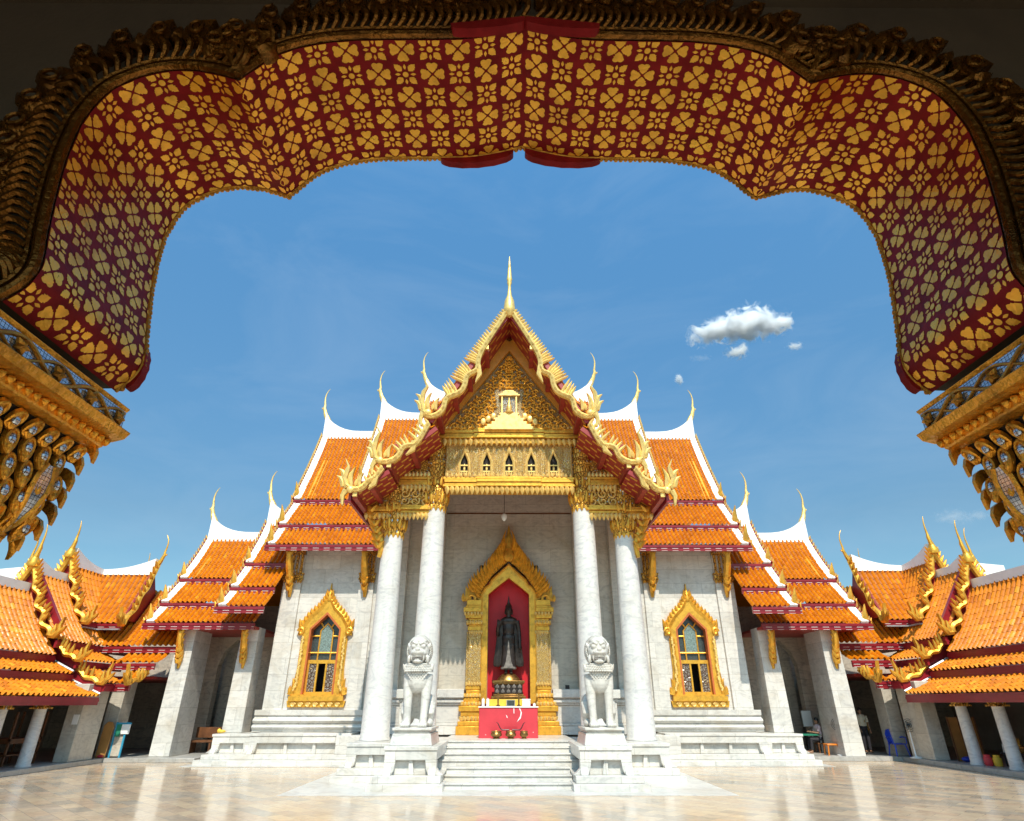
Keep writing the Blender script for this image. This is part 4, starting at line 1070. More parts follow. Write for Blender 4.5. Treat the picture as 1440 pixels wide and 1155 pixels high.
# ---- standing statue
bu = thing('standing_statue', 'dark bronze standing figure in a flaring robe on a tiered pedestal inside the red niche', 'statue', (0, 25.2, 1.9))
b = MB(); sy = 25.2
for w, z0, z1, mt in ((.62, 1.40, 2.17, 1), (.66, 2.172, 2.26, 0), (.58, 2.262, 2.33, 0), (.54, 2.332, 2.66, 2), (.58, 2.662, 2.71, 0), (.62, 2.712, 2.80, 0)):
    b.k = mt; b.box(-w, w, sy - w * .62, sy + .3, z0, z1)
b.k = 0; b.lathe([(.46, 0), (.42, .08), (.30, .2), (.24, .24)], (0, sy, 2.80), 20, 1, .7)
P(b, 'pedestal', ['brass', 'yellow', 'dark'], bu, bevel=.012)
b = MB()
for k in range(5):
    for r_ in range(2): b.leaf((-.43 + .215 * k, 2.36 + .16 * r_), (-.43 + .215 * k, 2.52 + .16 * r_), .07, lambda a, b_, d: (a, sy - .36 + d, b_), .03, .6)
P(b, 'lotus_carving', 'dusty', bu)
b = MB(); Z0 = 3.02
b.tube([(-.10, sy, Z0 + .02), (-.10, sy, Z0 + .5), (-.13, sy, 4.1)], [.065, .085, .14], 10); b.tube([(.10, sy, Z0 + .02), (.10, sy, Z0 + .5), (.13, sy, 4.1)], [.065, .085, .14], 10)
for sg in (-1, 1): b.ball((sg * .11, sy - .10, Z0 + .045), (.075, .17, .05), 10, 6)
b.lathe([(.30, 0), (.31, .05), (.26, .5), (.24, .9), (.25, 1.2)], (0, sy, 3.22), 20, 1, .62)          # skirt
b.ball((0, sy, 4.35), (.26, .17, .25)); b.ball((0, sy, 4.72), (.24, .16, .32)); b.ball((0, sy, 5.0), (.36, .17, .19))
b.tube([(0, sy, 5.05), (0, sy, 5.26)], [.12, .10], 10)
b.ball((0, sy - .02, 5.42), (.145, .16, .21)); b.ball((0, sy + .03, 5.56), (.14, .14, .12)); b.ball((0, sy + .02, 5.68), (.075, .075, .08))
b.tube([(0, sy, 5.7), (0, sy, 5.86), (0, sy, 6.06)], [.045, .035, .008], 8)
for sg in (-1, 1): b.ball((sg * .148, sy, 5.36), (.025, .05, .13), 8, 6)
b.tube([(0, sy - .17, 5.46), (0, sy - .205, 5.38)], [.018, .03], 6)
# right arm raised (left in view), left arm hanging
b.tube([(-.34, sy, 5.02), (-.43, sy + .02, 4.72), (-.44, sy - .02, 4.45)], [.10, .085, .075], 10); b.tube([(-.44, sy - .02, 4.45), (-.43, sy - .22, 4.62), (-.42, sy - .30, 4.82)], [.075, .06, .05], 10)
b.ball((-.42, sy - .31, 4.88), (.055, .03, .07)); b.tube([(.34, sy, 5.02), (.42, sy + .02, 4.6), (.45, sy - .03, 4.15), (.45, sy - .05, 3.95)], [.10, .085, .065, .05], 10)
b.ball((.45, sy - .05, 3.86), (.035, .05, .08))
# flaring robe edges
for sg in (-1, 1):
    b.add([], [])
    for t in np.linspace(0, 1, 9):
        pass
    b.strip([(sg * .30, 4.95), (sg * .34, 4.6), (sg * .37, 4.2), (sg * .41, 3.8), (sg * .46, 3.45), (sg * .47, 3.30)], [.08, .12, .13, .14, .15, .12], lambda a, b_, d: (a, sy - .0 + d, b_), .12, .25)
fig = remesh(P(b, 'figure', 'bronze', bu), .018, 5)
for hx, hz, hy, up in ((-.42, 4.92, sy - .32, 1), (.45, 3.80, sy - .06, -1)):
    b = MB()
    for k in range(4): b.tube([(hx - .036 + .024 * k, hy, hz), (hx - .036 + .024 * k, hy - .008, hz + up * (.06 + .012 * (k in (1, 2)))), (hx - .036 + .024 * k, hy - .02, hz + up * (.105 + .018 * (k in (1, 2))))], [.013, .012, .008], 6)
    b.tube([(hx + .05, hy, hz - up * .06), (hx + .075, hy - .02, hz - up * .02), (hx + .08, hy - .025, hz + up * .03)], [.014, .012, .008], 6)
    P(b, 'fingers', 'bronze', bu)
b = MB(); f = lambda a, b_, d: (a, sy - .215 + d, b_)
b.strip([(0, 4.25), (0, 3.9), (.0, 3.5), (0, 3.24)], [.015, .04, .10, .20], f, .06, .3)
b.lathe([(.30, 0), (.315, .03), (.30, .09)], (0, sy, 3.205), 20, 1, .66)
P(b, 'dusty_hem', 'dusty', bu)

# ================================================================== guardian lions
for s, lb in ((1, 'white marble guardian lion seated left of the steps'), (-1, 'white marble guardian lion seated right of the steps')):
    XF[0] = s; cx = -2.64; y0 = 18.75
    li = thing('guardian_lion', lb, 'lion statue', (cx * s, 19.2, 1.272), 'guardian lions flanking the steps')
    b = MB(); b.taper(cx - .48, cx + .48, 18.36, 20.05, 1.272, 1.34, 0, 0); b.taper(cx - .54, cx + .54, 18.30, 20.1, 1.341, 1.41, -.0, 0)
    P(b, 'base_slab', 'statue', li, bevel=.015)
    b = MB()
    for sg in (-1, 1):
        b.tube([(cx + sg * .23, y0 + .02, 1.50), (cx + sg * .235, y0 + .06, 1.75), (cx + sg * .25, y0 + .10, 2.1), (cx + sg * .26, y0 + .14, 2.45), (cx + sg * .24, y0 + .2, 2.75)], [.115, .105, .125, .155, .19], 14)
        b.ball((cx + sg * .24, y0 - .10, 1.475), (.145, .20, .085), 14, 8)
        for k in range(4): b.ball((cx + sg * .24 - .10 + .067 * k, y0 - .255, 1.465), (.042, .07, .06), 8, 6)
        b.ball((cx + sg * .30, y0 + .85, 1.85), (.20, .42, .42), 14, 10)
        b.ball((cx + sg * .36, y0 + .55, 1.50), (.11, .30, .10), 12, 8)
        b.tube([(cx + sg * .34, y0 + .62, 2.0), (cx + sg * .37, y0 + .45, 1.75), (cx + sg * .36, y0 + .62, 1.52)], [.17, .12, .09], 10)
    b.tube([(cx, y0 + .28, 2.72), (cx, y0 + .5, 2.4), (cx, y0 + .8, 2.05), (cx, y0 + .95, 1.75)], [.30, .32, .36, .34], 16)
    b.ball((cx, y0 + .12, 2.62), (.33, .26, .36), 16, 10); b.ball((cx, y0 + .10, 2.92), (.28, .26, .25), 14, 8)
    # head
    b.ball((cx, y0 + .04, 3.42), (.31, .30, .36), 18, 12); b.ball((cx, y0 - .13, 3.32), (.24, .22, .13), 14, 8); b.ball((cx, y0 - .26, 3.34), (.19, .12, .075), 12, 8)
    b.ball((cx, y0 - .15, 3.10), (.17, .19, .055), 12, 8); b.ball((cx, y0 - .35, 3.42), (.075, .05, .05), 10, 6)
    b.ball((cx, y0 - .05, 3.66), (.24, .2, .13), 12, 8)
    for sg in (-1, 1):
        b.ball((cx + sg * .13, y0 - .21, 3.51), (.085, .06, .065), 10, 8); b.tube([(cx + sg * .04, y0 - .25, 3.56), (cx + sg * .14, y0 - .25, 3.62), (cx + sg * .25, y0 - .15, 3.56)], [.035, .04, .025], 8)
        b.tube([(cx + sg * .26, y0 + .0, 3.46), (cx + sg * .31, y0 - .02, 3.56), (cx + sg * .33, y0 - .02, 3.62)], [.06, .045, .012], 8)
        b.ball((cx + sg * .27, y0 - .08, 3.16), (.06, .09, .12), 8, 6)
    body = remesh(P(b, 'body', 'statue', li), .017, 2)
    b = MB()
    b.box(cx - .15, cx + .15, y0 - .30, y0 - .06, 3.155, 3.215)
    P(b, 'mouth', 'dusty', li)
    b = MB()
    for k in range(9):
        x = cx - .16 + .04 * k; b.lathe([(.019, .055), (.019, .02), (.008, 0)][::-1], (x, y0 - .33 + abs(k - 4) * .022, 3.205), 6); b.lathe([(.017, 0), (.017, .035), (.006, .05)], (x, y0 - .315 + abs(k - 4) * .022, 3.12), 6)
    for sg in (-1, 1): b.lathe([(.03, .13), (.03, .06), (.006, 0)][::-1], (cx + sg * .17, y0 - .24, 3.13), 8)
    P(b, 'teeth', 'statue', li)
    b = MB()      # mane: rows of curls round the head, and the collar
    for ring, (rx, rz, yy, nn) in enumerate(((.335, .40, .0, 44), (.36, .43, .07, 46), (.365, .435, .15, 46), (.36, .43, .24, 46))):
        for k in range(nn):
            t = R(-50) + R(280) * k / (nn - 1)
            b.ball((cx + rx * math.cos(t), y0 + yy, 3.40 + rz * math.sin(t)), (.026, .045, .026), 6, 4)
    P(b, 'mane', 'statue', li)
    b = MB()
    for r_ in range(5):
        for k in range(25):
            t = R(180) + R(180) * (k + .5 * (r_ % 2)) / 24.5; q = .36 + .012 * r_
            b.ball((cx + q * math.cos(t), y0 + .16 + q * math.sin(t), 3.03 - .045 * r_), (.028, .032, .030), 6, 4)
    for sg in (-1, 1): b.ball((cx + sg * .37, y0 + .12, 2.95), (.075, .09, .11), 8, 6); b.leaf((cx + sg * .36, 2.86), (cx + sg * .45, 3.05), .045, lambda a, b_, d: (a, y0 + d, b_), .1)
    P(b, 'collar', 'statue', li)
    b = MB()      # scaled chest plate
    for r_ in range(7):
        nn = 8 - r_; z = 2.80 - .055 * r_
        for k in range(nn):
            x = (k - (nn - 1) / 2) * .078
            yy = y0 - .168 + .9 * x * x + .016 * r_ + (0.02 if r_ > 4 else 0)
            b.ball((cx + x, yy, z), (.045, .022, .040), 7, 5)
    P(b, 'chest_scales', 'statue', li)
    b = MB().tube([(cx, y0 + 1.22, 1.6), (cx, y0 + 1.34, 1.9), (cx, y0 + 1.30, 2.3), (cx, y0 + 1.15, 2.6)], [.10, .09, .10, .02], 8); P(b, 'tail', 'statue', li)
XF[0] = 1
x0, z0 = at(799, 966, 24.8)
b = MB().box(x0 - .08, x0 + .08, YW - .40, YW - .29, z0 - .07, z0 + .07); tag(b.build('wall_box', M['black'], at0=(x0, 25.1, z0), bevel=.01), 'small black box on the dado right of the red niche', 'box')
b = MB().ball((-11.0, 25.75, 1.05), (.16, .1, .06), 10, 6); b.ball((-11.1, 25.75, 1.07), (.08, .07, .08), 8, 6); tag(b.build('yellow_cloth', M['yellow'], at0=(-11, 25.75, .98)), 'small yellow cloth on the terrace left of the left window', 'cloth')
# hanging lamp in the porch
lp = thing('hanging_lamp', 'small glass lamp hanging on a thin rod in front of the porch wall', 'lamp', (0, 23.6, 11.2))
lx, lz = at(709, 728, 23.6)
b = MB().tube([(lx, 23.6, 11.2), (lx, 23.6, lz + .18)], .012, 6); P(b, 'rod', 'black', lp)
b = MB().lathe([(.03, .18), (.10, .12), (.12, .02), (.09, -.08), (.03, -.14)][::-1], (lx, 23.6, lz), 12); P(b, 'lamp_shade', 'paper', lp)

# ================================================================== galleries
XG_, ZG = 18.8, 1.0
def naga_gable(parent, apex, tail, f, waves=3, hw=.11, fins=13, amp=.10):
    """small undulating bargeboard in the plane map f(a,b,d), apex & tail = (a,b)"""
    dx, dz = tail[0] - apex[0], tail[1] - apex[1]; L_ = math.hypot(dx, dz); nx, nz = -dz / L_, dx / L_
    if nz < 0: nx, nz = -nx, -nz
    pth = []
    for t in np.linspace(0, 1, 34):
        q = -amp * math.sin(max(0, t - .25) / .75 * waves * 2 * math.pi) * min(1, t * 2) - .16 * L_ * .25 * math.sin(math.pi * t)
        pth.append((apex[0] + dx * t + nx * q, apex[1] + dz * t + nz * q))
    hw *= .78; b = MB(); b.strip(pth, hw, f, .14, .8)
    for k in range(fins):
        p0 = pth[int(2 + 27 * k / fins)]; p1 = (p0[0] + nx * .30 - dx / L_ * .10, p0[1] + nz * .30 - dz / L_ * .10 + .10)
        b.leaf(p0, p1, .062, f, .07, .9)
    e = pth[-1]; sg = 1 if dx > 0 else -1
    b.strip([e, (e[0] + sg * .20, e[1] - .02), (e[0] + sg * .34, e[1] + .16), (e[0] + sg * .30, e[1] + .36), (e[0] + sg * .40, e[1] + .66)], [hw, hw * 1.2, hw, hw * .7, .01], f, .13, .5)
    b.leaf((e[0] + sg * .12, e[1]), (e[0] + sg * .16, e[1] + .42), .08, f, .1); b.leaf((e[0] + sg * .36, e[1] + .1), (e[0] + sg * .56, e[1] + .34), .06, f, .1)
    return P(b, 'naga_bargeboard', 'gold', parent)
def gslope(gal, x0, z0, x1, z1, ya, yb, sag=.06):
    """gallery slope falling towards the court (+x), ridge at x0, eave at x1"""
    o, f = tiles(gal, (x0, ya, z0), (x0, yb, z0), (x1, yb, z1), (x1, ya, z1), sag, pitch=.235, row=.26)
    o.name = 'roof_tier'
    b = MB(); b.box(x1 - .06, x1 + .03, ya, yb, z1 - .27, z1 - .01); b.box(x1 + .03, x1 + .055, ya, yb, z1 - .16, z1 - .08)
    P(b, 'fascia', 'fascia', o, smooth=0)
    return o
def fslope(gal, y0, z0, y1, z1, xa, xb, sag=.06):
    """gallery slope falling towards the camera (-y)"""
    o, f = tiles(gal, (xa, y0, z0), (xb, y0, z0), (xb, y1, z1), (xa, y1, z1), sag, pitch=.235, row=.26)
    o.name = 'roof_tier'
    eave(o, xa, xb, y1, z1, .25)
    return o, f
def gallery(lb, name='cloister_gallery'):
    gal = thing(name, lb, 'gallery', (XF[0] * -17, 22 + XF[1], 0), 'galleries along the sides of the courtyard')
    G = lambda mb, n_, m_, par=gal, **k: P(mb, n_, m_, par, **k)
    # floor, back wall
    b = MB(); b.box(-22, -15.35, 8, 32, .001, .15)
    b.box(-15.35, -11.9, 25.9, 32, .001, .149)
    G(b, 'gallery_floor', 'kerb', bevel=.01)
    b = MB().box(-22.1, -21.7, 8, 33, 0, 6.0); G(b, 'back_wall', 'plaster')
    b = MB().box(-21.7, -10, 31.6, 32.0, 0, 5.6); G(b, 'back_wall', 'stone')
    b = MB().box(-21.7, -15.9, 8, 24.4, 2.35, 2.45); G(b, 'ceiling', 'soffit')
    b = MB(); b.box(-21.7, -15.9, 24.4, 31.6, 2.9, 3.0); b.box(-15.9, -14.5, 26.4, 31.6, 2.9, 3.0); G(b, 'ceiling', 'soffit')
    # nearest section
    RX, YA = -XG_, 24.35
    for x0, z0, x1, z1, yb in ((RX, 6.0, -17.05, 3.62, YA - .35), (-17.2, 3.37, -16.3, 2.98, YA - .15), (-16.45, 2.73, -15.2, 2.22, YA)):
        gslope(gal, x0, z0, x1, z1, 10, yb, .10 if z0 > 5 else .02)
    b = MB().prismx([(10, 5.9), (23.7, 5.9), (23.7, 6.22), (10, 6.22)], RX - .14, RX + .14); G(b, 'ridge_cap', 'stucco')
    b = MB().prism([(RX, 6.0), (-21.9, 2.6), (-21.9, 2.4), (RX, 5.8)], 10, 24); G(b, 'rear_slope', 'tile')
    # corner section, higher
    for x0, z0, x1, z1, ya, yb in ((RX, 6.72, -17.0, 4.15, 23.75, 28.6), (-17.15, 3.90, -16.25, 3.46, 24.1, 27.0), (-16.4, 3.21, -15.15, 2.68, 24.4, 25.6)):
        gslope(gal, x0, z0, x1, z1, ya, yb, .10 if z0 > 5 else .02)
    b = MB().prismx([(23.75, 6.62), (26.0, 6.62), (26.0, 6.92), (24.6, 6.92), (23.75, 7.2)], RX - .14, RX + .14); G(b, 'ridge_cap', 'stucco')
    # far arm running behind the hall wing
    for y0, z0, y1, z1, xb in ((28.6, 6.72, 26.55, 4.15, -13.9), (26.7, 3.89, 25.75, 3.46, -14.2), (25.9, 3.20, 25.0, 2.68, -14.55)):
        fslope(gal, y0, z0, y1, z1, RX + (2.05 if z0 > 6 else 2.85 if z0 > 3.5 else 3.65) - (2.05 if z0 > 6 else 0), xb)
    b = MB().prism([(-16, 6.62), (-14.6, 6.62), (-14.6, 6.95), (-16, 6.95)], 28.45, 28.75); G(b, 'ridge_cap', 'stucco')
    # little raised roof over the corner
    YT = 27.8
    o3 = gslope(gal, RX, 7.42, -17.45, 5.05, 25.6, YT, .10)
    o4, f4 = fslope(gal, YT, 7.42, 26.45, 5.05, RX, -16.4, .10)
    b = MB()
    for i in range(10):
        ya, yb = lerp(25.6, YT, i / 10), lerp(25.6, YT, (i + 1) / 10); u = lambda y: .5 * (1 - (y - 25.6) / (YT - 25.6)) ** 2.2
        b.prismx([(ya, 7.3), (yb, 7.3), (yb, 7.55 + u(yb)), (ya, 7.55 + u(ya))], RX - .14, RX + .14)
        xa, xb = lerp(-16.4, RX, i / 10), lerp(-16.4, RX, (i + 1) / 10); w = lambda x: .5 * (1 - abs(x + 16.4) / abs(RX + 16.4)) ** 2.2
        b.prism([(xa, 7.3), (xa, 7.55 + w(xa)), (xb, 7.55 + w(xb)), (xb, 7.3)], YT - .141, YT + .141)
    G(b, 'ridge_cap', 'stucco', smooth=60)
    # gables: two facing the camera, one facing the court
    fA = lambda a, b_, d: (a, 23.62 + d, b_); fB = lambda a, b_, d: (a, 25.45 + d, b_); fC = lambda a, b_, d: (-16.26 - d, a, b_)
    for f, zt, xe, ze_ in ((fA, 7.0, -17.3, 4.3), (fB, 7.75, -17.45, 5.0)):
        naga_gable(gal, (RX, zt), (xe, ze_), f)
        naga_gable(gal, (RX, zt), (2 * RX - xe, ze_), f)
    naga_gable(gal, (YT, 7.75), (26.4, 5.0), fC, 2, .10, 8, .07)
    for (p0, p1, y) in (((-17.0, 3.95), (-16.3, 3.5), 24.0), ((-16.3, 3.2), (-15.4, 2.72), 24.3)):
        naga_gable(gal, p0, p1, lambda a, b_, d, y=y: (a, y + d, b_), 1, .10, 4, .05)
    naga_gable(gal, (26.0, 3.1), (25.0, 2.72), lambda a, b_, d: (-14.5 - d, a, b_), 1, .09, 4, .05)
    b = MB()
    b.prism([(RX, 6.95), (-17.1, 4.7), (2 * RX + 17.1, 4.7)], 23.85, 24.0); G(b, 'gable_panel', 'fascia'); b = MB()
    b.prism([(RX, 7.6), (-17.7, 5.4), (2 * RX + 17.7, 5.4)], 25.68, 25.8); G(b, 'gable_panel', 'fascia'); b = MB()
    b.prismx([(YT, 7.6), (26.5, 5.2), (2 * YT - 26.5, 5.2)], -16.5, -16.42)
    G(b, 'gable_panel', 'fascia')
    b = MB()
    for cpos, ch_, cr_, cl_ in (((RX, 23.6, 7.1), 1.45, .08, .5), ((RX, 25.4, 7.85), 1.35, .08, .45), ((-16.3, YT, 7.8), 1.4, .075, 1.1), ((-21.4, 26.5, 7.3), 1.7, .075, .8), ((-19.1, 31.5, 7.7), 1.5, .06, .3)):
        b = MB(); chofa(b, cpos, ch_, 1, 'x', cr_, cl_)
        if cl_ in (.5, .45): b.lathe([(.2, 0), (.22, .15), (.12, .35), (.08, .5)], (RX, cpos[1] + .02, cpos[2] - .25), 10)
        G(b, 'horn_finial', 'gold')
    b = MB().prism([(-22.5, 6.2), (-20.6, 6.2), (-20.9, 7.0), (-21.4, 7.4), (-22.5, 7.3)], 26.4, 26.7); G(b, 'rear_ridge', 'stucco')
    # zinc valley flashings
    b = MB(); b.box(-17.5, -17.35, 25.55, 26.6, 4.78, 4.84); b.box(-17.5, -16.4, 26.35, 26.5, 4.78, 4.84); G(b, 'flashing', 'greysheet')
    for x0, z0, x1, z1, y in ((-17.2, 3.40, -16.32, 3.02, 24.22), (-16.45, 2.76, -15.2, 2.26, 24.38)):
        b = MB().tube([(x0, y, z0 + .06), (x1, y, z1 + .06)], .05, 6); G(b, 'flashing', 'greysheet')
    b = MB().prism([(RX, 6.6), (-17.0, 4.1), (-17.0, 3.86), (-16.25, 3.42), (-16.25, 3.16), (-15.2, 2.62), (-15.2, 2.3), (RX, 2.46)][::-1], 24.36, 24.42); G(b, 'step_board', 'fascia')
    b = MB().prism([(-21, 7.2), (-19.3, 7.2), (-19.1, 7.75), (-21, 7.55)], 31.4, 31.6); G(b, 'rear_ridge', 'stucco')
    # columns of the near section, paired piers at the corner, far-arm piers
    for y in (13.15, 15.0, 16.85, 18.7, 20.5, 22.25):
        b = MB().lathe([(.225, 0), (.225, .04), (.2, .08), (.175, 1.72)], (-15.86, y + .21, .152), 20); cq = G(b, 'column', 'column')
        b = MB(); b.box(-16.09, -15.63, y - .03, y + .45, 1.84, 1.89); b.taper(-16.03, -15.69, y + .02, y + .4, 1.89, 2.3, -.04, -.04)
        fringe(b, -16.06, -15.66, y - .02, 2.14, 5, .2, .05)
        P(b, 'column_capital', 'orncap', cq)
    for xa, xb, ya, yb, zt in ((-16.05, -15.5, 24.1, 25.45, 2.66), (-16.0, -15.45, 26.35, 27.1, 2.9), (-16.1, -15.7, 24.5, 25.2, 2.7)):
        b = MB().box(xa, xb, ya, yb, .152, zt); G(b, 'pier', 'wallmarble', bevel=.02)
    # hanging bulb
    b = MB(); b.lathe([(.012, .16), (.05, .1), (.06, .02), (.03, -.05)][::-1], (-16.4, 23.2, 1.72), 10); b.tube([(-16.4, 23.2, 1.87), (-16.4, 23.2, 2.4)], .008, 5)
    G(b, 'light_bulb', 'paper')
    return gal
XF[:] = [1.0, 0.0, 1.0]
gL = gallery('orange tiled cloister on the left side, holding wooden racks')
XF[:] = [-1.0, .55, 1.045]
gR = gallery('orange tiled cloister on the right side, holding a plywood partition')
XF[:] = [1.0, 0.0, 1.0]

# ---- things standing in the galleries
def rack(x, y, lb, w=1.6):
    o = thing('wooden_rack', lb, 'rack', (x, y, .152), 'wooden racks in the left cloister')
    b = MB()
    b.box(x - .45, x + .45, y, y + w, .88, .95); b.box(x - .45, x + .45, y, y + w, .45, .49); P(b, 'shelf', 'wood', o)
    for dx in (-.42, .42):
        for dy in (.03, w - .03):
            b = MB().box(x + dx - .03, x + dx + .03, y + dy - .03, y + dy + .03, .153, 1.75); P(b, 'post', 'wood', o)
    b = MB(); b.box(x - .45, x + .45, y + .02, y + .06, .80, .879); b.box(x + .40, x + .45, y + .06, y + w - .06, .80, .879); P(b, 'rail', 'wood', o)
    return o
rack(-16.9, 20.1, 'brown wooden rack left of the pale cloister column, a blue folder lying on it', 1.5)
rack(-16.9, 22.3, 'brown wooden rack right of the pale cloister column, with nothing lying on it', 1.5)
b = MB().box(-17.0, -16.5, 20.3, 20.9, .951, .99); b.box(-16.95, -16.55, 20.35, 20.85, .991, 1.0)
tag(b.build('folder', M['bluep'], at0=(-16.75, 20.6, .95), bevel=.01), 'blue folder lying on the wooden rack at the left edge', 'folder')
b = MB()
x0, z0 = at(106, 1012, 24.08)
b = MB().prism([(x0 - .10, z0 - .16), (x0 + .10, z0 - .16), (x0 + .10, z0 + .16), (x0 - .10, z0 + .16)], 24.07, 24.095)
tag(b.build('paper_notice', M['paper'], at0=(x0, 24.08, z0)), 'white paper notice fixed to the grey pier in the left cloister', 'notice')
# leaning boards and the turquoise stand
x0, _ = at(150, 1062, 26.0)
o = thing('plywood_board', 'tan rounded board leaning beside the turquoise sign stand', 'board', (-15.5, 26.0, .15))
b = MB().ext([(-15.72, .152), (-15.35, .152), (-15.33, 1.2), (-15.42, 1.36), (-15.6, 1.38), (-15.72, 1.25)], lambda a, z, d: (a, 25.95 + d + z * .05, z), 0, .05); P(b, 'panel', 'ply', o, bevel=.01)
b = MB().ball((-15.5, 25.93, .21), (.13, .06, .05), 8, 6); P(b, 'foot_block', 'altarred', o)
o = thing('sign_stand', 'turquoise and green folding sign stand with a white label', 'sign', (-15.05, 26.1, .15))
for x in (-15.27, -14.88): b = MB().box(x - .03, x + .03, 26.08, 26.13, .152, 1.36); P(b, 'leg', 'tealp', o)
b = MB().box(-15.30, -14.7, 26.075, 26.079, 1.28, 1.34); P(b, 'top_rail', 'tealp', o)
b = MB().box(-15.24, -15.06, 26.06, 26.09, .86, 1.28); P(b, 'board', 'greenp', o)
b = MB().box(-15.04, -14.72, 26.05, 26.085, .95, 1.28); P(b, 'label', 'paper', o)
b = MB().box(-15.24, -14.91, 26.1, 26.11, .2, .86); P(b, 'lower_panel', 'stone', o)
o = thing('wooden_bench', 'dark wooden bench in the shaded wing porch left of the hall', 'bench', (-12.6, 28.6, .15))
b = MB().box(-13.4, -11.7, 28.3, 28.9, .55, .62); P(b, 'seat', 'wood', o)
b = MB().box(-13.4, -11.7, 28.85, 28.9, .7, 1.1); P(b, 'backrest', 'wood', o)
for x in (-13.35, -12.5, -11.75):
    b = MB().box(x - .04, x + .04, 28.32, 28.88, .15, .55); P(b, 'leg', 'wood', o)
# right gallery furniture
def chair(x, y, z, m):
    o = thing('plastic_chair', 'blue plastic armchair in the right cloister', 'chair', (x, y, z))
    b = MB().box(x - .24, x + .24, y - .22, y + .24, z + .40, z + .44); P(b, 'seat', m, o, bevel=.015)
    b = MB(); f = lambda a, b_, d: (x + a, y + .2 + d + (b_ - .44) * .25, z + b_)
    pts = [(-.22, .44), (.22, .44), (.23, .75), (.14, .9), (0, .93), (-.14, .9), (-.23, .75)]; b.ext(pts, f, 0, .03); P(b, 'backrest', m, o, bevel=.01)
    for sx in (-1, 1):
        for sy_ in (-1, 1):
            b = MB().tube([(x + sx * .2, y + sy_ * .2, z + .41), (x + sx * .26, y + sy_ * .26, z)], [.03, .02], 8); P(b, 'leg', m, o)
        b = MB().tube([(x + sx * .26, y - .22, z + .42), (x + sx * .28, y - .22, z + .64), (x + sx * .28, y, z + .66), (x + sx * .25, y + .24, z + .62)], .022, 8); P(b, 'armrest', m, o)
chair(15.45, 26.75, .157, 'bluep')
o = thing('plywood_partition', 'tall amber plywood partition between the right cloister columns', 'partition', (16.6, 24.3, .157))
b = MB().box(16.1, 17.1, 24.28, 24.33, .158, 1.55); P(b, 'panel', 'ply', o)
for x in (16.06, 16.45, 17.05): b = MB().box(x, x + .05, 24.26, 24.279, .158, 1.58); P(b, 'post', 'wood', o)
b = MB().ball((16.25, 24.05, .24), (.18, .16, .085), 14, 8); b.ball((16.33, 24.0, .29), (.08, .08, .06), 8, 6); tag(b.build('plastic_bag', M['bluep'], at0=(16.25, 24.05, .16)), 'crumpled blue plastic bag on the floor by the plywood partition', 'bag')
def board(x, y, z0, w, h, lb, name='white_board'):
    o = thing(name, lb, 'board', (x, y, z0)); b = MB().box(x - w / 2, x + w / 2, y, y + .04, z0 + .02, z0 + h); P(b, 'panel', 'paper', o)
    b = MB(); b.box(x - w / 2 - .02, x - w / 2, y - .01, y + .05, z0, z0 + h); b.box(x + w / 2, x + w / 2 + .02, y - .01, y + .05, z0, z0 + h); P(b, 'edge_frame', 'steel', o)
x0, z0 = at(1135, 1011, 29.4); board(x0, 29.4, z0 - .32, .42, .64, 'white square notice board on the shaded wing wall behind the seated person', 'notice_board')
x0, _ = at(1168, 1022, 28.9); board(x0, 28.9, .3, .42, 1.5, 'tall narrow white board standing behind the orange stool')
x0, _ = at(1170, 1055, 27.2); o = thing('stool', 'orange plastic stool beside the white standing fan', 'stool', (x0, 27.2, .15))
b = MB().box(x0 - .24, x0 + .24, 27.0, 27.4, .50, .56); P(b, 'seat', 'orangep', o, bevel=.02)
for sx in (-1, 1):
    for q in (27.03, 27.37): b = MB().tube([(x0 + sx * .2, q, .5), (x0 + sx * .24, q, .152)], .03, 6); P(b, 'leg', 'orangep', o)
def fan(x, y, z, lb):
    o = thing('standing_fan', lb, 'fan', (x, y, z), 'standing fans on the right side')
    b = MB().lathe([(.2, 0), (.2, .03), (.05, .06), (.03, .1), (.025, .95)], (x, y, z + .001), 14); P(b, 'stand', 'paper', o)
    b = MB()
    for r in (.22, .16, .1, .04): b.tube([(x + r * math.cos(t), y - .06, z + 1.1 + r * math.sin(t)) for t in np.linspace(0, 2 * math.pi, 20)], .008, 4, False)
    b.ball((x, y, z + 1.1), (.07, .09, .07), 8, 6); P(b, 'cage', 'black', o)
    b = MB()
    for k in range(3):
        t = k * 2.09; f = lambda a, b_, d: (x + a, y - .03 + d, z + 1.1 + b_); b.leaf((0, 0), (.19 * math.cos(t), .19 * math.sin(t)), .07, f, .01, .1)
    P(b, 'blade', 'steel', o)
x0, _ = at(1184, 1058, 27.0); fan(x0, 27.0, .15, 'white standing fan beside the orange stool in the wing porch')
x0, _ = at(1283, 1055, 25.9); fan(x0 - .1, 25.6, .16, 'white standing fan beside the pier near the blue chair')
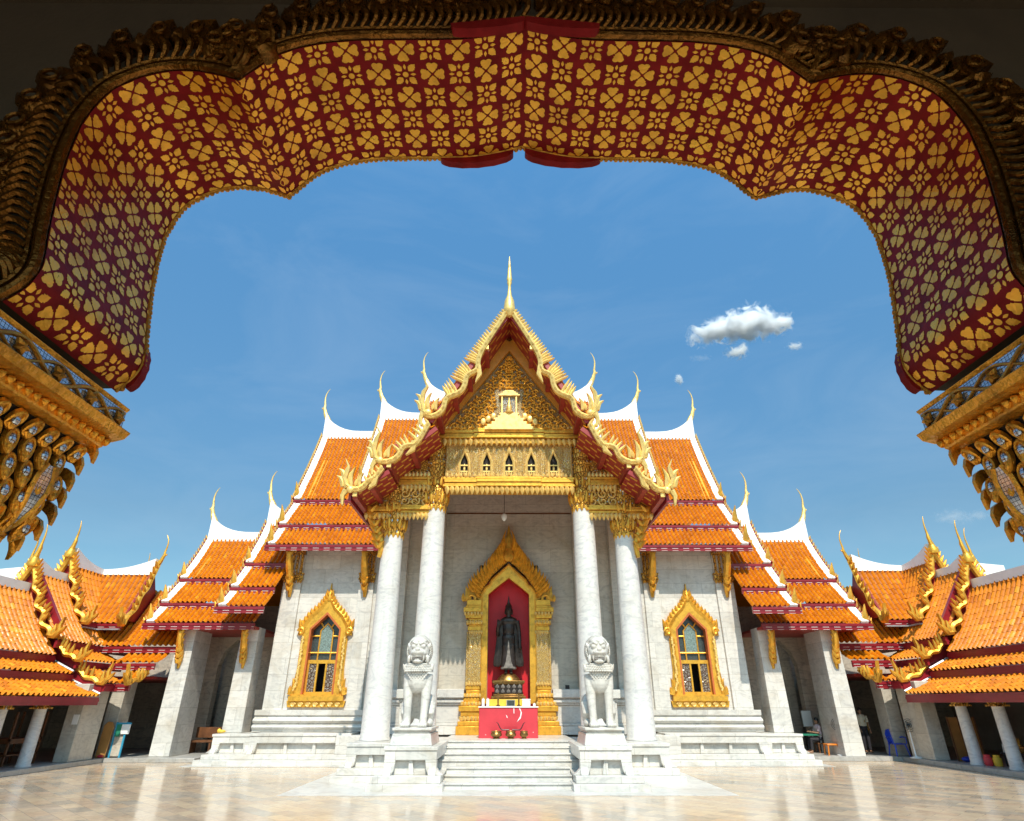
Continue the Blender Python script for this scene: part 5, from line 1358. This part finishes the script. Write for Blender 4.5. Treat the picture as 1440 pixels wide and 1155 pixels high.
# clutter by the right edge
cg = 'offerings and boxes at the right edge of the cloister'
b = MB(); b.box(16.35, 17.2, 21.35, 22.5, .50, .56); b.box(16.4, 17.15, 21.4, 22.45, .157, .499)
tag(b.build('low_table', M['darkc'], at0=(16.8, 21.9, .157), bevel=.02), 'low table under a dark blue cloth at the right edge', 'table')
for k, (x, y, w, h, mt, nm, lb) in enumerate(((16.45, 22.3, .2, .24, 'paper', 'paper_sign', 'lower white card standing on the dark low table'), (16.75, 22.4, .22, .32, 'paper', 'paper_sign', 'upper white card propped behind the dark low table'))):
    zb_ = .562 if k == 0 else .98
    b = MB().prism([(x - w / 2, zb_), (x + w / 2, zb_), (x + w / 2 - .02, zb_ + h), (x - w / 2 + .02, zb_ + h)], y, y + .02)
    if k: b.box(x - .02, x + .02, y + .021, y + .06, .562, 1.1)
    tag(b.build(nm, M[mt], at0=(x, y, zb_)), lb, 'card', cg)
for k, (x, y, mt, lb) in enumerate(((15.95, 22.6, 'altarred', 'red jar on the floor beside the right cloister column'), (16.12, 22.4, 'yellow', 'yellow jar on the floor between the red jar and the low table'))):
    b = MB().lathe([(.10, 0), (.13, .05), (.13, .22), (.09, .27), (.10, .32), (.02, .33)], (x, y, .16), 14); tag(b.build('jar', M[mt], at0=(x, y, .16)), lb, 'jar', cg)
b = MB(); b.lathe([(.12, 0), (.2, .12), (.22, .2), (.2, .2), (.1, .06)], (16.6, 21.6, .562), 16); tag(b.build('offering_bowl', M['brass'], at0=(16.6, 21.6, .56)), 'brown bowl on the dark low table at the right edge', 'bowl')
b = MB(); b.lathe([(.07, 0), (.1, .1), (.05, .2), (.06, .25)], (16.7, 22.0, .562), 12)
for k in range(9): b.leaf((16.7, .8), (16.7 + rnd.uniform(-.22, .22), 1.05 + rnd.uniform(-.1, .12)), .045, lambda a, z, d: (a, 22.0 + d, z), .02)
tag(b.build('flower_vase', M['mustard'], at0=(16.7, 22.0, .56)), 'vase of yellow flowers on the dark low table', 'vase')
b = MB().box(-.32, .32, 0, .5, 0, .5)
b = MB().box(13.2, 14.0, 28.3, 28.8, .82, .86)
o = thing('green_table', 'green topped table at which the person in the pink shirt sits', 'table', (13.6, 28.6, .15)); x0, _ = at(1140, 1040, 28.4)
b = MB().box(x0 - .55, x0 + .4, 28.2, 28.8, .80, .85); P(b, 'tabletop', 'greenp', o)
for dx in (-.5, .35):
    for y in (28.25, 28.75): b = MB().box(x0 + dx - .025, x0 + dx + .025, y - .025, y + .025, .152, .80); P(b, 'leg', 'steel', o)

# ---- two people in the shade of the right cloister
def person(x, y, z, pose, lb, top, legs):
    o = thing('person', lb, 'person', (x, y, z))
    b = MB(); q = lambda a, d, h: (x + a, y + d, z + h)
    if pose == 'stand':
        hip, sh, hd, hy = .90, 1.38, 1.57, 0
        for sg in (-1, 1): b.tube([q(sg * .09, .02, hip), q(sg * .10, 0, .50), q(sg * .10, .03, .10), q(sg * .10, .02, .04)], [.085, .06, .042, .04], 10); b.ball(q(sg * .10, -.05, .04), (.045, .12, .04), 8, 6)
        arms = [[q(-.19, 0, sh), q(-.25, .02, 1.08), q(-.22, -.12, .88)], [q(.19, 0, sh), q(.26, .02, 1.08), q(.25, -.05, .84)]]
    else:
        hip, sh, hd, hy = .50, 1.0, 1.20, -.02
        for sg in (-1, 1): b.tube([q(.02, sg * .09, hip), q(-.42, sg * .10, .50), q(-.45, sg * .10, .12), q(-.45, sg * .1, .05)], [.09, .065, .045, .04], 10); b.ball(q(-.52, sg * .10, .04), (.12, .045, .04), 8, 6)
        arms = [[q(.0, -.19, sh), q(-.10, -.22, .74), q(-.34, -.14, .78)], [q(.0, .19, sh), q(-.10, .22, .74), q(-.34, .10, .78)]]
    a_ = (.19, .12) if pose == 'stand' else (.12, .19)
    b.ball(q(0, 0, hip + .02), (a_[0] * .9, a_[1] * .95, .13)); b.ball(q(0, 0, lerp(hip, sh, .5)), (a_[0] * .85, a_[1] * .95, .24)); b.ball(q(0, 0, sh - .08), (a_[0], a_[1], .14))
    b.tube([q(0, 0, sh), q(0, -.0, hd - .08)], [.065, .05], 10)
    fx, fy = (0, -1) if pose == 'stand' else (-1, 0)
    b.ball(q(.0, 0, hd), (.075, .088, .115) if pose == 'stand' else (.088, .075, .115), 14, 10); b.ball(q(fx * .085, fy * .09, hd - .01), (.016, .016, .025), 6, 5); b.ball(q(fx * .07, fy * .075, hd - .06), (.03, .025, .015), 6, 5)
    for sg in (-1, 1): b.ball(q(sg * .078 * abs(fy), sg * .078 * abs(fx), hd), (.014, .014, .03), 6, 5)
    for ar in arms:
        b.tube(ar, [.05, .04, .03], 8); e, w = Vector(ar[2]), (Vector(ar[2]) - Vector(ar[1])).normalized()
        c = e + w * .05; b.ball(tuple(c), (.032, .032, .04), 8, 6)
        sd_ = w.cross(Vector((0, 0, 1))); sd_ = sd_.normalized() if sd_.length > .1 else Vector((1, 0, 0))
        for k in range(4):
            s0 = c + sd_ * (-.03 + .02 * k) + w * .025; L_ = (.06, .07, .075, .06)[k]
            b.tube([tuple(s0), tuple(s0 + w * L_ * .55), tuple(s0 + w * L_ * .9 - Vector((0, 0, .02)))], [.010, .009, .007], 6)
        s0 = c + sd_ * .03; b.tube([tuple(s0), tuple(s0 + sd_ * .025 + w * .02), tuple(s0 + sd_ * .03 + w * .05)], [.011, .010, .007], 6)
    remesh(P(b, 'body', 'skin', o), .011, 2)
    b = MB(); k = 1.12
    b.ball(q(0, 0, lerp(hip, sh, .5)), (a_[0] * .85 * k, a_[1] * k * 1.02, .29)); b.ball(q(0, 0, sh - .08), (a_[0] * 1.1, a_[1] * 1.1, .15))
    for ar in arms: b.tube([ar[0], tuple(lerp(np.array(ar[0]), np.array(ar[1]), .8))], [.07, .058], 10)
    remesh(P(b, 'shirt', top, o), .015, 3)
    b = MB()
    if pose == 'stand':
        for sg in (-1, 1): b.tube([q(sg * .085, .02, hip + .02), q(sg * .10, 0, .50), q(sg * .10, .03, .10)], [.10, .078, .06], 10)
    else:
        for sg in (-1, 1): b.tube([q(.04, sg * .085, hip), q(-.42, sg * .10, .51), q(-.45, sg * .10, .12)], [.105, .082, .06], 10)
    b.ball(q(0, 0, hip + .03), (a_[0] * 1.0, a_[1] * 1.02, .14)); remesh(P(b, 'trousers', legs, o), .015, 3)
    b = MB(); b.ball(q(-fx * .012, -fy * .012, hd + .03), (.086, .096, .105) if abs(fy) else (.096, .086, .105), 12, 8); b.ball(q(-fx * .05, -fy * .05, hd - .03), (.06, .06, .08), 10, 6)
    P(b, 'hair', 'black', o)
    return o
x0, _ = at(1150, 1035, 28.4)
person(x0 + .05, 28.4, .15, 'sit', 'person in a pale pink shirt sitting at the green table', 'pinkc', 'darkc')
o = thing('stool', 'dark stool under the person in the pink shirt', 'stool', (x0 + .05, 28.4, .15))
b = MB().box(x0 - .15, x0 + .25, 28.2, 28.6, .48, .53); P(b, 'seat', 'wood', o)
for dx in (-.12, .22):
    for y in (28.23, 28.57): b = MB().box(x0 + dx - .02, x0 + dx + .02, y - .02, y + .02, .152, .48); P(b, 'leg', 'wood', o)
x0, _ = at(1219, 1045, 28.4)
person(x0, 28.4, .16, 'stand', 'person in a cream top and dark trousers standing with a mustard bag', 'creamc', 'darkc')
o = thing('shoulder_bag', 'mustard cloth bag hanging behind the standing person', 'bag', (x0 + .17, 28.52, 1.0))
b = MB().ball((x0 + .17, 28.50, 1.16), (.17, .09, .26), 12, 10); P(b, 'pouch', 'mustard', o); b = MB().tube([(x0 + .1, 28.5, 1.3), (x0 + .12, 28.36, 1.50), (x0 + .02, 28.24, 1.3)], .015, 6); P(b, 'strap', 'mustard', o)
XF[:] = [1.0, 0.0, 1.0]

# ================================================================== gateway round the camera
GX, GY1, GY2 = .075, 1.825, 2.53
gate = thing('gateway', 'scalloped gateway arch with a maroon underside stencilled in gold flowers', 'gateway', (GX, 2.2, 0))
half = [(160, 549), (181, 535), (193, 522), (200, 508), (203, 490), (204, 470), (209, 424), (216, 380), (224, 350), (232, 327), (250, 299), (270, 281), (305, 266), (340, 261), (375, 265), (405, 274), (420, 262), (450, 240), (490, 227), (540, 221), (600, 220), (660, 219), (700, 213), (722, 205)]
pf = [at(x, y, GY2) for x, y in half]
pf = [(x - GX, z) for x, z in pf]; pf[-1] = (0, pf[-1][1])
# densify with Catmull-Rom, keeping the cusp sharp
def crom(P_, n=6):
    out = []
    for i in range(len(P_) - 1):
        p0 = P_[max(i - 1, 0)]; p1 = P_[i]; p2 = P_[i + 1]; p3 = P_[min(i + 2, len(P_) - 1)]
        for k in range(n):
            t = k / n
            out.append(tuple(.5 * (2 * p1[j] + (p2[j] - p0[j]) * t + (2 * p0[j] - 5 * p1[j] + 4 * p2[j] - p3[j]) * t * t + (3 * p1[j] - p0[j] - 3 * p2[j] + p3[j]) * t ** 3) for j in (0, 1)))
    return out + [P_[-1]]
lft = crom(pf[:16], 5)[:-1] + crom(pf[15:], 5)
full = [(GX + x, z) for x, z in lft] + [(GX - x, z) for x, z in lft[::-1][1:]]
N = len(full)
cum = [0]
for i in range(1, N): cum.append(cum[-1] + math.hypot(full[i][0] - full[i - 1][0], full[i][1] - full[i - 1][1]))
LEN = cum[-1]
nrmA = []
for i in range(N):
    a, c_ = full[max(i - 1, 0)], full[min(i + 1, N - 1)]; q = math.hypot(c_[0] - a[0], c_[1] - a[1]); nrmA.append(((c_[1] - a[1]) / q, -(c_[0] - a[0]) / q))   # into the opening
def arc(s_):
    s_ = min(max(s_, 0), LEN - 1e-6); i = int(np.searchsorted(cum, s_, 'right')) - 1; i = min(max(i, 0), N - 2); t = (s_ - cum[i]) / (cum[i + 1] - cum[i])
    return (lerp(full[i][0], full[i + 1][0], t), lerp(full[i][1], full[i + 1][1], t)), (lerp(nrmA[i][0], nrmA[i + 1][0], t), lerp(nrmA[i][1], nrmA[i + 1][1], t))
b = MB()
ys = np.linspace(GY1, GY2, 8)
b.add([(x, y, z) for x, z in full for y in ys], [(i * 8 + j, (i + 1) * 8 + j, (i + 1) * 8 + j + 1, i * 8 + j + 1) for i in range(N - 1) for j in range(7)])
sof = P(b, 'arch_soffit', 'lacquer', gate, smooth=40)
# gilded flowers
fl_ = MB()
CELL = .142; nS = 2 * int(LEN / CELL / 2); cs = LEN / nS; rowsN = 5; cy_ = (GY2 - GY1) / (rowsN + .3)
def petal(cs_, cyy, a0, r0, r1, w, kind):
    """one petal as a small fan laid on the soffit; polar about the cell centre"""
    ca, sa = math.cos(a0), math.sin(a0)
    if kind == 'heart': prof = [(0, .06), (.14, .36), (.28, .66), (.34, .60), (.48, .88), (.54, .80), (.70, 1), (.84, .97), (.96, .72), (1.0, .42), (.95, .14), (.91, 0)]
    elif kind == 'leaf': prof = [(0, .12), (.14, .55), (.30, .95), (.42, .78), (.48, .98), (.62, .66), (.68, .74), (.84, .32), (1, 0)]
    else: prof = [(0, .05), (.3, .8), (.5, 1), (.75, .6), (1, 0)]
    jit = lambda: rnd.uniform(.93, 1.07)
    pts = [(lerp(r0, r1, t), w * q * jit()) for t, q in prof] + [(lerp(r0, r1, t), -w * q * jit()) for t, q in prof[-2::-1]]
    vs = []
    for u_, v_ in pts + [(lerp(r0, r1, .5), 0)]:
        S_, Y_ = cs_ + u_ * ca - v_ * sa, cyy + u_ * sa + v_ * ca
        Y_ = min(max(Y_, GY1 + .002), GY2 - .002)
        (x, z), (nx, nz) = arc(S_); e = .002 + (.001 if (u_, v_) == (lerp(r0, r1, .5), 0) else 0)
        vs.append((x + nx * e, Y_, z + nz * e))
    k = len(pts); fl_.add(vs, [(i, (i + 1) % k, k) for i in range(k)])
for i in range(nS):
    for j in range(rowsN + 1):
        sc_ = (i + .5) * cs; yc_ = GY1 + (j + .35) * cy_
        sz = .5 * min(cs, cy_) * .98
        if (i + j) % 2:
            for k in range(4): petal(sc_, yc_, k * math.pi / 2, sz * .13, sz * .97, sz * .46, 'heart')
        else:
            for k in range(4): petal(sc_, yc_, math.pi / 4 + k * math.pi / 2, sz * .40, sz * 1.2, sz * .31, 'leaf'); petal(sc_, yc_, k * math.pi / 2, sz * .40, sz * .86, sz * .12, 'slim')
            
            vs = []
            for k in range(12):
                t = k * math.pi / 6; (x, z), (nx, nz) = arc(sc_ + sz * .24 * math.cos(t)); vs.append((x + nx * .004, yc_ + sz * .24 * math.sin(t), z + nz * .004))
            fl_.add(vs, [tuple(range(12))])
P(fl_, 'gold_flowers', 'leafgold', sof, smooth=30)
# gilt edging on the far rim
b = MB()
for sgn in (0,):
    pts = []
    for i in range(0, N): pts.append((full[i][0] - nrmA[i][0] * .004, GY2 + .012, full[i][1] - nrmA[i][1] * .004))
    b.tube(pts, .013, 6)
    for s_ in np.arange(.03, LEN, .03):
        (x, z), (nx, nz) = arc(s_); b.ball((x, GY2 + .018, z), (.013 + rnd.uniform(0, .005),) * 3, 6, 4)
P(b, 'far_edging', 'darkgold', gate)
# red leaf lobes at crown and springing
b = MB()
def lobe(c, w, h, ang, y):
    b = MB()
    ca, sa = math.cos(ang), math.sin(ang); pts = []
    for k in range(15):
        t = math.pi * k / 14; u, v = w * math.cos(t), -h * math.sin(t) * (1 + .05 * (k % 2)); pts.append((c[0] + u * ca - v * sa, c[1] + u * sa + v * ca))
    pts = pts + [(c[0] + (-w * ca) - .04 * -sa * -1, c[1] - w * sa + .03), (c[0] + w * ca, c[1] + w * sa + .03)]
    b.prism(pts, y, y + .045)
    P(b, 'leaf_lobe', 'lacquer', gate)
for (px0, py0, px1, py1, hpx) in ((619, 222, 722, 214, 17), (738, 214, 846, 222, 17)):
    a = at(px0, py0, GY2 + .01); c_ = at(px1, py1, GY2 + .01); lobe(((a[0] + c_[0]) / 2, (a[1] + c_[1]) / 2 + .005), math.hypot(c_[0] - a[0], c_[1] - a[1]) / 2, hpx * .0042, math.atan2(c_[1] - a[1], c_[0] - a[0]), GY2 + .005)
for (px0, py0, px1, py1, hpx) in ((636, 50, 738, 40, 10), (738, 40, 842, 50, 10)):
    a = at(px0, py0, GY1 - .02); c_ = at(px1, py1, GY1 - .02); lobe(((a[0] + c_[0]) / 2, (a[1] + c_[1]) / 2 + .005), math.hypot(c_[0] - a[0], c_[1] - a[1]) / 2, hpx * .0033, math.atan2(c_[1] - a[1], c_[0] - a[0]), GY1 - .06)
for sg in (-1, 1):
    xx = [GX + sg * (GX - q[0]) for q in (full[22], full[2])]
    zz = [full[22][1], full[2][1]]
    cxm, czm = (xx[0] + xx[1]) / 2, (zz[0] + zz[1]) / 2
    pts = []
    for k in range(15):
        t = math.pi * k / 14; w = math.hypot(xx[1] - xx[0], zz[1] - zz[0]) / 2
        pts.append((cxm + -sg * .055 * math.sin(t) * (1 + .08 * (k % 2)), czm + w * math.cos(t)))
    b = MB().prism(pts, GY2 + .005, GY2 + .05); P(b, 'leaf_lobe', 'lacquer', gate)
# near-face carved moulding
b = MB()
rail = [(full[i][0] - nrmA[i][0] * .022, GY1 - .012, full[i][1] - nrmA[i][1] * .022) for i in range(N)]
b.tube(rail, .022, 8); b.tube([(x - nrmA[i][0] * .035, y - .012, z - nrmA[i][1] * .035) for i, (x, y, z) in enumerate(rail)], .012, 6)
P(b, 'moulding_rail', 'shadegold', gate)
b = MB(); c2 = MB()
for s_ in np.arange(.02, LEN - .02, .046):
    (x, z), (nx, nz) = arc(s_); tx, tz = -nz, nx
    pts = []; rr = []
    for k, q in enumerate(np.linspace(.06, .20, 6)):
        wv = .022 * math.sin(k * 1.1); pts.append((x - nx * q + tx * (wv + .25 * (q - .06)), GY1 - .03 - .035 * math.sin(math.pi * k / 5), z - nz * q + tz * (wv + .25 * (q - .06)))); rr.append((.012, .015, .016, .017, .02, .014)[k])
    b.tube(pts, rr, 6)
P(b, 'carved_ribs', 'shadegold', gate)
for n_, s_ in enumerate(np.arange(.05, LEN - .05, .115)):
    (x, z), (nx, nz) = arc(s_); tx, tz = -nz, nx
    f = lambda a, b_, d: (x + tx * a - nx * b_, GY1 - .05 + d, z + tz * a - nz * b_)
    c2.leaf((.0, .17), (.045, .335), .05, f, .06, .7, .2); c2.leaf((-.045, .17), (-.02, .29), .035, f, .06, .8, .2); c2.leaf((.05, .17), (.085, .27), .03, f, .06, .8, -.1)
    c2.tube([(x + tx * .03 * math.cos(t) - nx * (.215 + .038 * math.sin(t)), GY1 - .085, z + tz * .03 * math.cos(t) - nz * (.215 + .038 * math.sin(t))) for t in np.linspace(0, 2 * math.pi, 12)], .010, 6)
P(c2, 'flame_leaves', 'shadegold', gate)
# walls of the gatehouse with the arched opening, roof over it
WX, WZ = 4.2, 5.45
GYB, GDW, GDH = -1.6, 3.6, 5.1         # unseen rear wall; its opening is added to bounce sunlight onto the soffit
def ring(y0, y1, mb):
    cxx, czz = GX, 3.4; outp = []
    for x, z in full:
        dx, dz = x - cxx, z - czz; k = 1e9
        if abs(dx) > 1e-6: k = min(k, (WX if dx > 0 else WX) / abs(dx))
        if dz > 1e-6: k = min(k, (WZ - czz) / dz)
        elif dz < -1e-6: k = min(k, 3.4 / -dz)
        outp.append((cxx + dx * k, czz + dz * k))
    for i in range(N - 1):
        g0 = (full[i][0] - nrmA[i][0] * .012, full[i][1] - nrmA[i][1] * .012); g1 = (full[i + 1][0] - nrmA[i + 1][0] * .012, full[i + 1][1] - nrmA[i + 1][1] * .012)
        mb.prism([g0, g1, outp[i + 1], outp[i]], y0, y1)
    for x0, z0, x1 in ((-WX + GX, full[0][1], full[0][0]), (full[-1][0], full[-1][1], WX + GX)):
        pass
    return outp
b = MB(); ring(GY1 + .002, GY2 - .002, b)
zs0 = full[0][1]
for sg in (-1, 1):
    xi = 2.3; b.box(GX + sg * xi, GX + sg * WX, GY1 + .004, GY2 - .004, 0, 3.4)
    b.box(GX + sg * (WX - .3), GX + sg * WX, GYB, GY1, 0, WZ)
    b.box(GX + sg * GDW, GX + sg * WX, GYB - .3, GYB, 0, GDH)
b.box(GX - WX, GX + WX, GYB - .3, GYB, GDH, WZ)
b.box(GX - WX, GX + WX, GYB - .3, GY2 - .01, 5.3, 5.42)
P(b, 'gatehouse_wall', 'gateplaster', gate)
b = MB().box(GX - WX - .2, GX + WX + .2, GYB - .6, GY2 + .25, -.02, .38); P(b, 'gate_floor', 'tan', gate)  # unseen floor, toned pale and warm to bounce sun onto the soffit
tiles(gate, (GX - WX - .1, GYB - .4, 5.75), (GX + WX + .1, GYB - .4, 5.75), (GX + WX + .1, GY2 + .06, 5.48), (GX - WX - .1, GY2 + .06, 5.48), 0)
# side capitals carrying the arch
YC0, YC1 = .55, 2.60
cpx = [(185, 577), (184, 610), (175, 619), (158, 623), (152, 634), (140, 638), (118, 650), (104, 672), (92, 697), (80, 720), (66, 740), (44, 755), (12, 768)]
cpf = [at(x, y, YC1) for x, y in cpx]
for s in (1, -1):
    XF[0] = s
    gx = 0 if s > 0 else 2 * GX                # mirror about the gate axis
    prof = [(x - (0 if s > 0 else 2 * GX), z) for x, z in cpf]
    b = MB()
    top = prof[0][1]
    b.prism([prof[0], (prof[0][0] - .02, prof[0][1] - .02), (-2.6, prof[0][1] - .02), (-2.6, top)], YC0, YC1)          # upper rail
    b.prism([(prof[1][0] + .004, prof[1][1] - .0), prof[2], prof[3], (-2.6, prof[3][1]), (-2.6, prof[1][1])], YC0, YC1)                         # lower rail
    b.prism([prof[3], prof[4], prof[5], (-2.6, prof[5][1]), (-2.6, prof[3][1] - .002)], YC0, YC1 - .04)
    cap = P(b, 'impost', 'carvegold', gate, bevel=.006)
    b = MB(); zi0, zi1 = prof[1][1], prof[0][1] - .02
    b.box(-2.6, prof[0][0] - .012, YC0, YC1 - .012, zi0 + .001, zi1 - .001); P(b, 'mirror_band', 'mirrorsq', cap, smooth=0)
    b = MB(); xx = prof[0][0] - .006
    zc_ = (zi0 + zi1) / 2; hb = (zi1 - zi0) / 2
    pts = [(xx, y, zc_ + hb * .75 * math.sin((y - YC0) * 15)) for y in np.arange(YC0, YC1 - .03, .02)]; b.tube(pts, .010, 6)
    pts = [(xx, y, zc_ - hb * .75 * math.sin((y - YC0) * 15)) for y in np.arange(YC0, YC1 - .03, .02)]; b.tube(pts, .007, 6)
    for k, y in enumerate(np.arange(YC0 + .10, YC1, .2094)):
        f = lambda a, b_, d: (xx + .012 - d, y + a, zc_ + b_)
        for t in range(5): b.leaf((0, 0), (.036 * math.cos(t * 1.257), .036 * math.sin(t * 1.257)), .014, f, .012, .8)
        b.ball((xx + .008, y, zc_), (.014, .014, .014), 8, 6)
    for x_ in np.arange(-2.55, prof[0][0] - .05, .16):
        f = lambda a, b_, d: (x_ + a, YC1 - .01 - d, zc_ + b_)
        for t in range(5): b.leaf((0, 0), (.036 * math.cos(t * 1.257), .036 * math.sin(t * 1.257)), .014, f, .012, .8)
    P(b, 'vine_scroll', 'darkgold', cap)
    b = MB()
    for k in range(44):
        y = YC0 + .03 + .046 * k
        f = lambda a, b_, d: (prof[3][0] + .006 - d, y + a, prof[3][1] + b_)
        b.leaf((0, .0), (0, -.035), .018, f, .012, .9)
    P(b, 'petal_fringe', 'carvegold', cap)
    # flaring carved body: core painted dark for shadow in the gaps, rows of scaled leaves each round a mirror drop
    body = prof[5:]
    b = MB(); b.prism([(x - .02, z) for x, z in body] + [(-2.6, body[-1][1]), (-2.6, body[0][1])], YC0 + .05, YC1 - .07)
    core = P(b, 'capital_body', 'dark', cap)
    b = MB(); mi = MB()
    L_ = [0]
    for i in range(1, len(body)): L_.append(L_[-1] + math.hypot(body[i][0] - body[i - 1][0], body[i][1] - body[i - 1][1]))
    def bp(t, y, h):
        t = min(max(t, 0), L_[-1] - 1e-4); i = max(0, int(np.searchsorted(L_, t, 'right')) - 1); q = (t - L_[i]) / (L_[i + 1] - L_[i])
        x, z = lerp(body[i][0], body[i + 1][0], q), lerp(body[i][1], body[i + 1][1], q)
        dx, dz = body[i + 1][0] - body[i][0], body[i + 1][1] - body[i][1]; k = math.hypot(dx, dz)
        return (x - dz / k * h, y, z + dx / k * h)
    rowsC = 6
    for r_ in range(rowsC):
        t0 = L_[-1] * (r_ + .05) / rowsC; lng = L_[-1] / rowsC * 1.12; wd = .028 + .002 * r_
        for k in range(24):
            y = YC0 + .1 + .092 * (k + .5 * (r_ % 2))
            if y > YC1 - .10: continue
            f = lambda a, b_, d: bp(t0 + b_, y + a, .020 - d * .6 + .018 * min(1, max(0, b_ / lng)))
            # leaf outline ring
            ringp = [(wd * math.sin(t) * (1 - .35 * (1 + math.cos(t)) / 2 * 0), lng * (.5 - .5 * math.cos(t))) for t in np.linspace(0, 2 * math.pi, 15)]
            b.strip([f0 for f0 in ((0, 0), (0, lng * .18), (0, lng * .4), (0, lng * .65), (0, lng * .88), (0, lng * 1.05))], [wd * .5, wd * .95, wd, wd * .8, wd * .4, .002], f, .03, .12)
            b.tube([f(a * .9 * (1 - .5 * (q / lng) ** 3), q, -.004) for a, q in ringp], .0075, 6)
            b.tube([f(0, lng * .25, 0), f(.0, lng * .9, -.01), f(0, lng * 1.02, -.014)], [.004, .010, .003], 6)
            b.ball(f(0, lng * .62, .01), (.016, .026, .026), 8, 6)
            b.k = 1; b.ball(f(0, lng * .38, -.006), (.012, .017, .024), 8, 6); b.k = 0
    for y in (1.02, 1.50, 1.98, 2.40):      # tall lancets of mirror glass between the leaves
        f = lambda a, b_, d: bp(L_[-1] * .30 + b_, y + a, .042 - d)
        hgt = L_[-1] * .5; b.k = 1; b.leaf((0, 0), (0, hgt), .040, f, .02, .05); b.k = 0
        ol = [(sg * .046 * w_, hgt * t_) for sg in (1, -1) for t_, w_ in ((0, .5), (.2, .95), (.4, 1), (.65, .72), (.85, .34), (1.03, .02))]
        b.tube([f(a, c_, .0) for a, c_ in ol[:6]], .011, 6); b.tube([f(a, c_, .0) for a, c_ in ol[6:]], .011, 6)
    # outer corner volutes seen against the sky and hanging tips
    for r_ in range(7):
        t = L_[-1] * (r_ + .3) / 7; p = bp(t, YC1 - .06, .0)
        f = lambda a, b_, d: (p[0] + .015 + a, YC1 - .05 - d, p[2] + b_)
        b.leaf((-.04, .04), (.03, -.06), .024, f, .02, .9, .2)
    for k in range(22):       # small curled tips along the lower rim
        y = YC0 + .1 + .092 * k; p = bp(L_[-1], y, .0); f = lambda a, b_, d: (p[0] + .02 - d, y + a, p[2] + b_)
        b.leaf((0, .05), (.02, -.03 - .03 * (k % 2)), .020, f, .016, .9, .2)
    P(b, 'carved_leaves', ['carvegold', 'mirrorsq'], core)
    # jamb under the capital
    b = MB().box(-2.7, body[-1][0] - .12, YC0 + .1, YC1 - .1, .38, body[-1][1] + .02); P(b, 'jamb', 'plaster', gate)
XF[0] = 1

# ================================================================== clouds
def cloud(name, px, py, D, w, h, seed, lump, dens, lb):
    m = bpy.data.materials.new('cloud ' + str(seed)); m.use_nodes = True; n, l = m.node_tree.nodes, m.node_tree.links
    n.remove(n['Principled BSDF']); pv = n.new('ShaderNodeVolumePrincipled'); l.new(pv.outputs[0], n['Material Output'].inputs['Volume'])
    pv.inputs['Color'].default_value = (1, 1, 1, 1); pv.inputs['Anisotropy'].default_value = 0
    tc = n.new('ShaderNodeTexCoord')
    tot = None
    for (cx, cz, rx, rz) in lump:
        mp = n.new('ShaderNodeMapping'); mp.inputs['Location'].default_value = (-cx / rx, 0, -cz / rz); mp.inputs['Scale'].default_value = (1 / rx, 1 / .8, 1 / rz)
        l.new(tc.outputs['Object'], mp.inputs['Vector'])
        ln_ = n.new('ShaderNodeVectorMath'); ln_.operation = 'LENGTH'; l.new(mp.outputs[0], ln_.inputs[0])
        d = math_n(n, l, 'SUBTRACT', 1.0, ln_.outputs['Value'])
        tot = d if tot is None else math_n(n, l, 'MAXIMUM', tot, d)
    mp = n.new('ShaderNodeMapping'); mp.inputs['Location'].default_value = (seed * 3.1, seed, 0); mp.inputs['Scale'].default_value = (w / h, 1, 1); l.new(tc.outputs['Object'], mp.inputs['Vector'])
    nz = noise(n, l, mp.outputs[0], 2.4, 9, .66, .8)
    v = math_n(n, l, 'ADD', tot, math_n(n, l, 'MULTIPLY', math_n(n, l, 'SUBTRACT', nz, .55), 3.4))
    v = math_n(n, l, 'MULTIPLY', math_n(n, l, 'MAXIMUM', v, 0), dens)
    l.new(v, pv.inputs['Density'])
    b = MB().box(-1, 1, -1, 1, -1, 1)
    x, z = at(px, py, D)
    o = b.build(name, m, smooth=0); o.location = (x, D, z); o.scale = (w / 2, h / 2, h / 2)
    tag(o, lb, 'cloud', kind='structure')
cloud('cloud', 1042, 460, 900, 212, 96, 3, [(-.55, -.30, .42, .28), (-.15, -.05, .45, .42), (.18, .15, .42, .55), (.55, .10, .38, .34)], .6, 'largest white cloud, right of the temple spire')
cloud('cloud', 1036, 496, 900, 54, 44, 5, [(0, 0, .75, .55), (.4, .3, .4, .4)], .3, 'small wispy cloud under the largest cloud')
cloud('cloud', 1118, 487, 900, 40, 26, 8, [(0, 0, .75, .5)], .3, 'small cloud right of and below the largest cloud')
cloud('cloud', 954, 533, 900, 22, 28, 11, [(0, 0, .6, .7), (.3, -.4, .4, .4)], .3, 'tiny cloud left of and far below the largest cloud')
cloud('cloud', 985, 504, 900, 60, 22, 17, [(0, 0, .85, .6)], .03, 'thin cloud wisp left of the small cloud')
cloud('cloud', 1352, 727, 900, 110, 44, 14, [(-.2, 0, .6, .6), (.5, .1, .35, .4)], .03, 'faint low cloud above the right cloister')
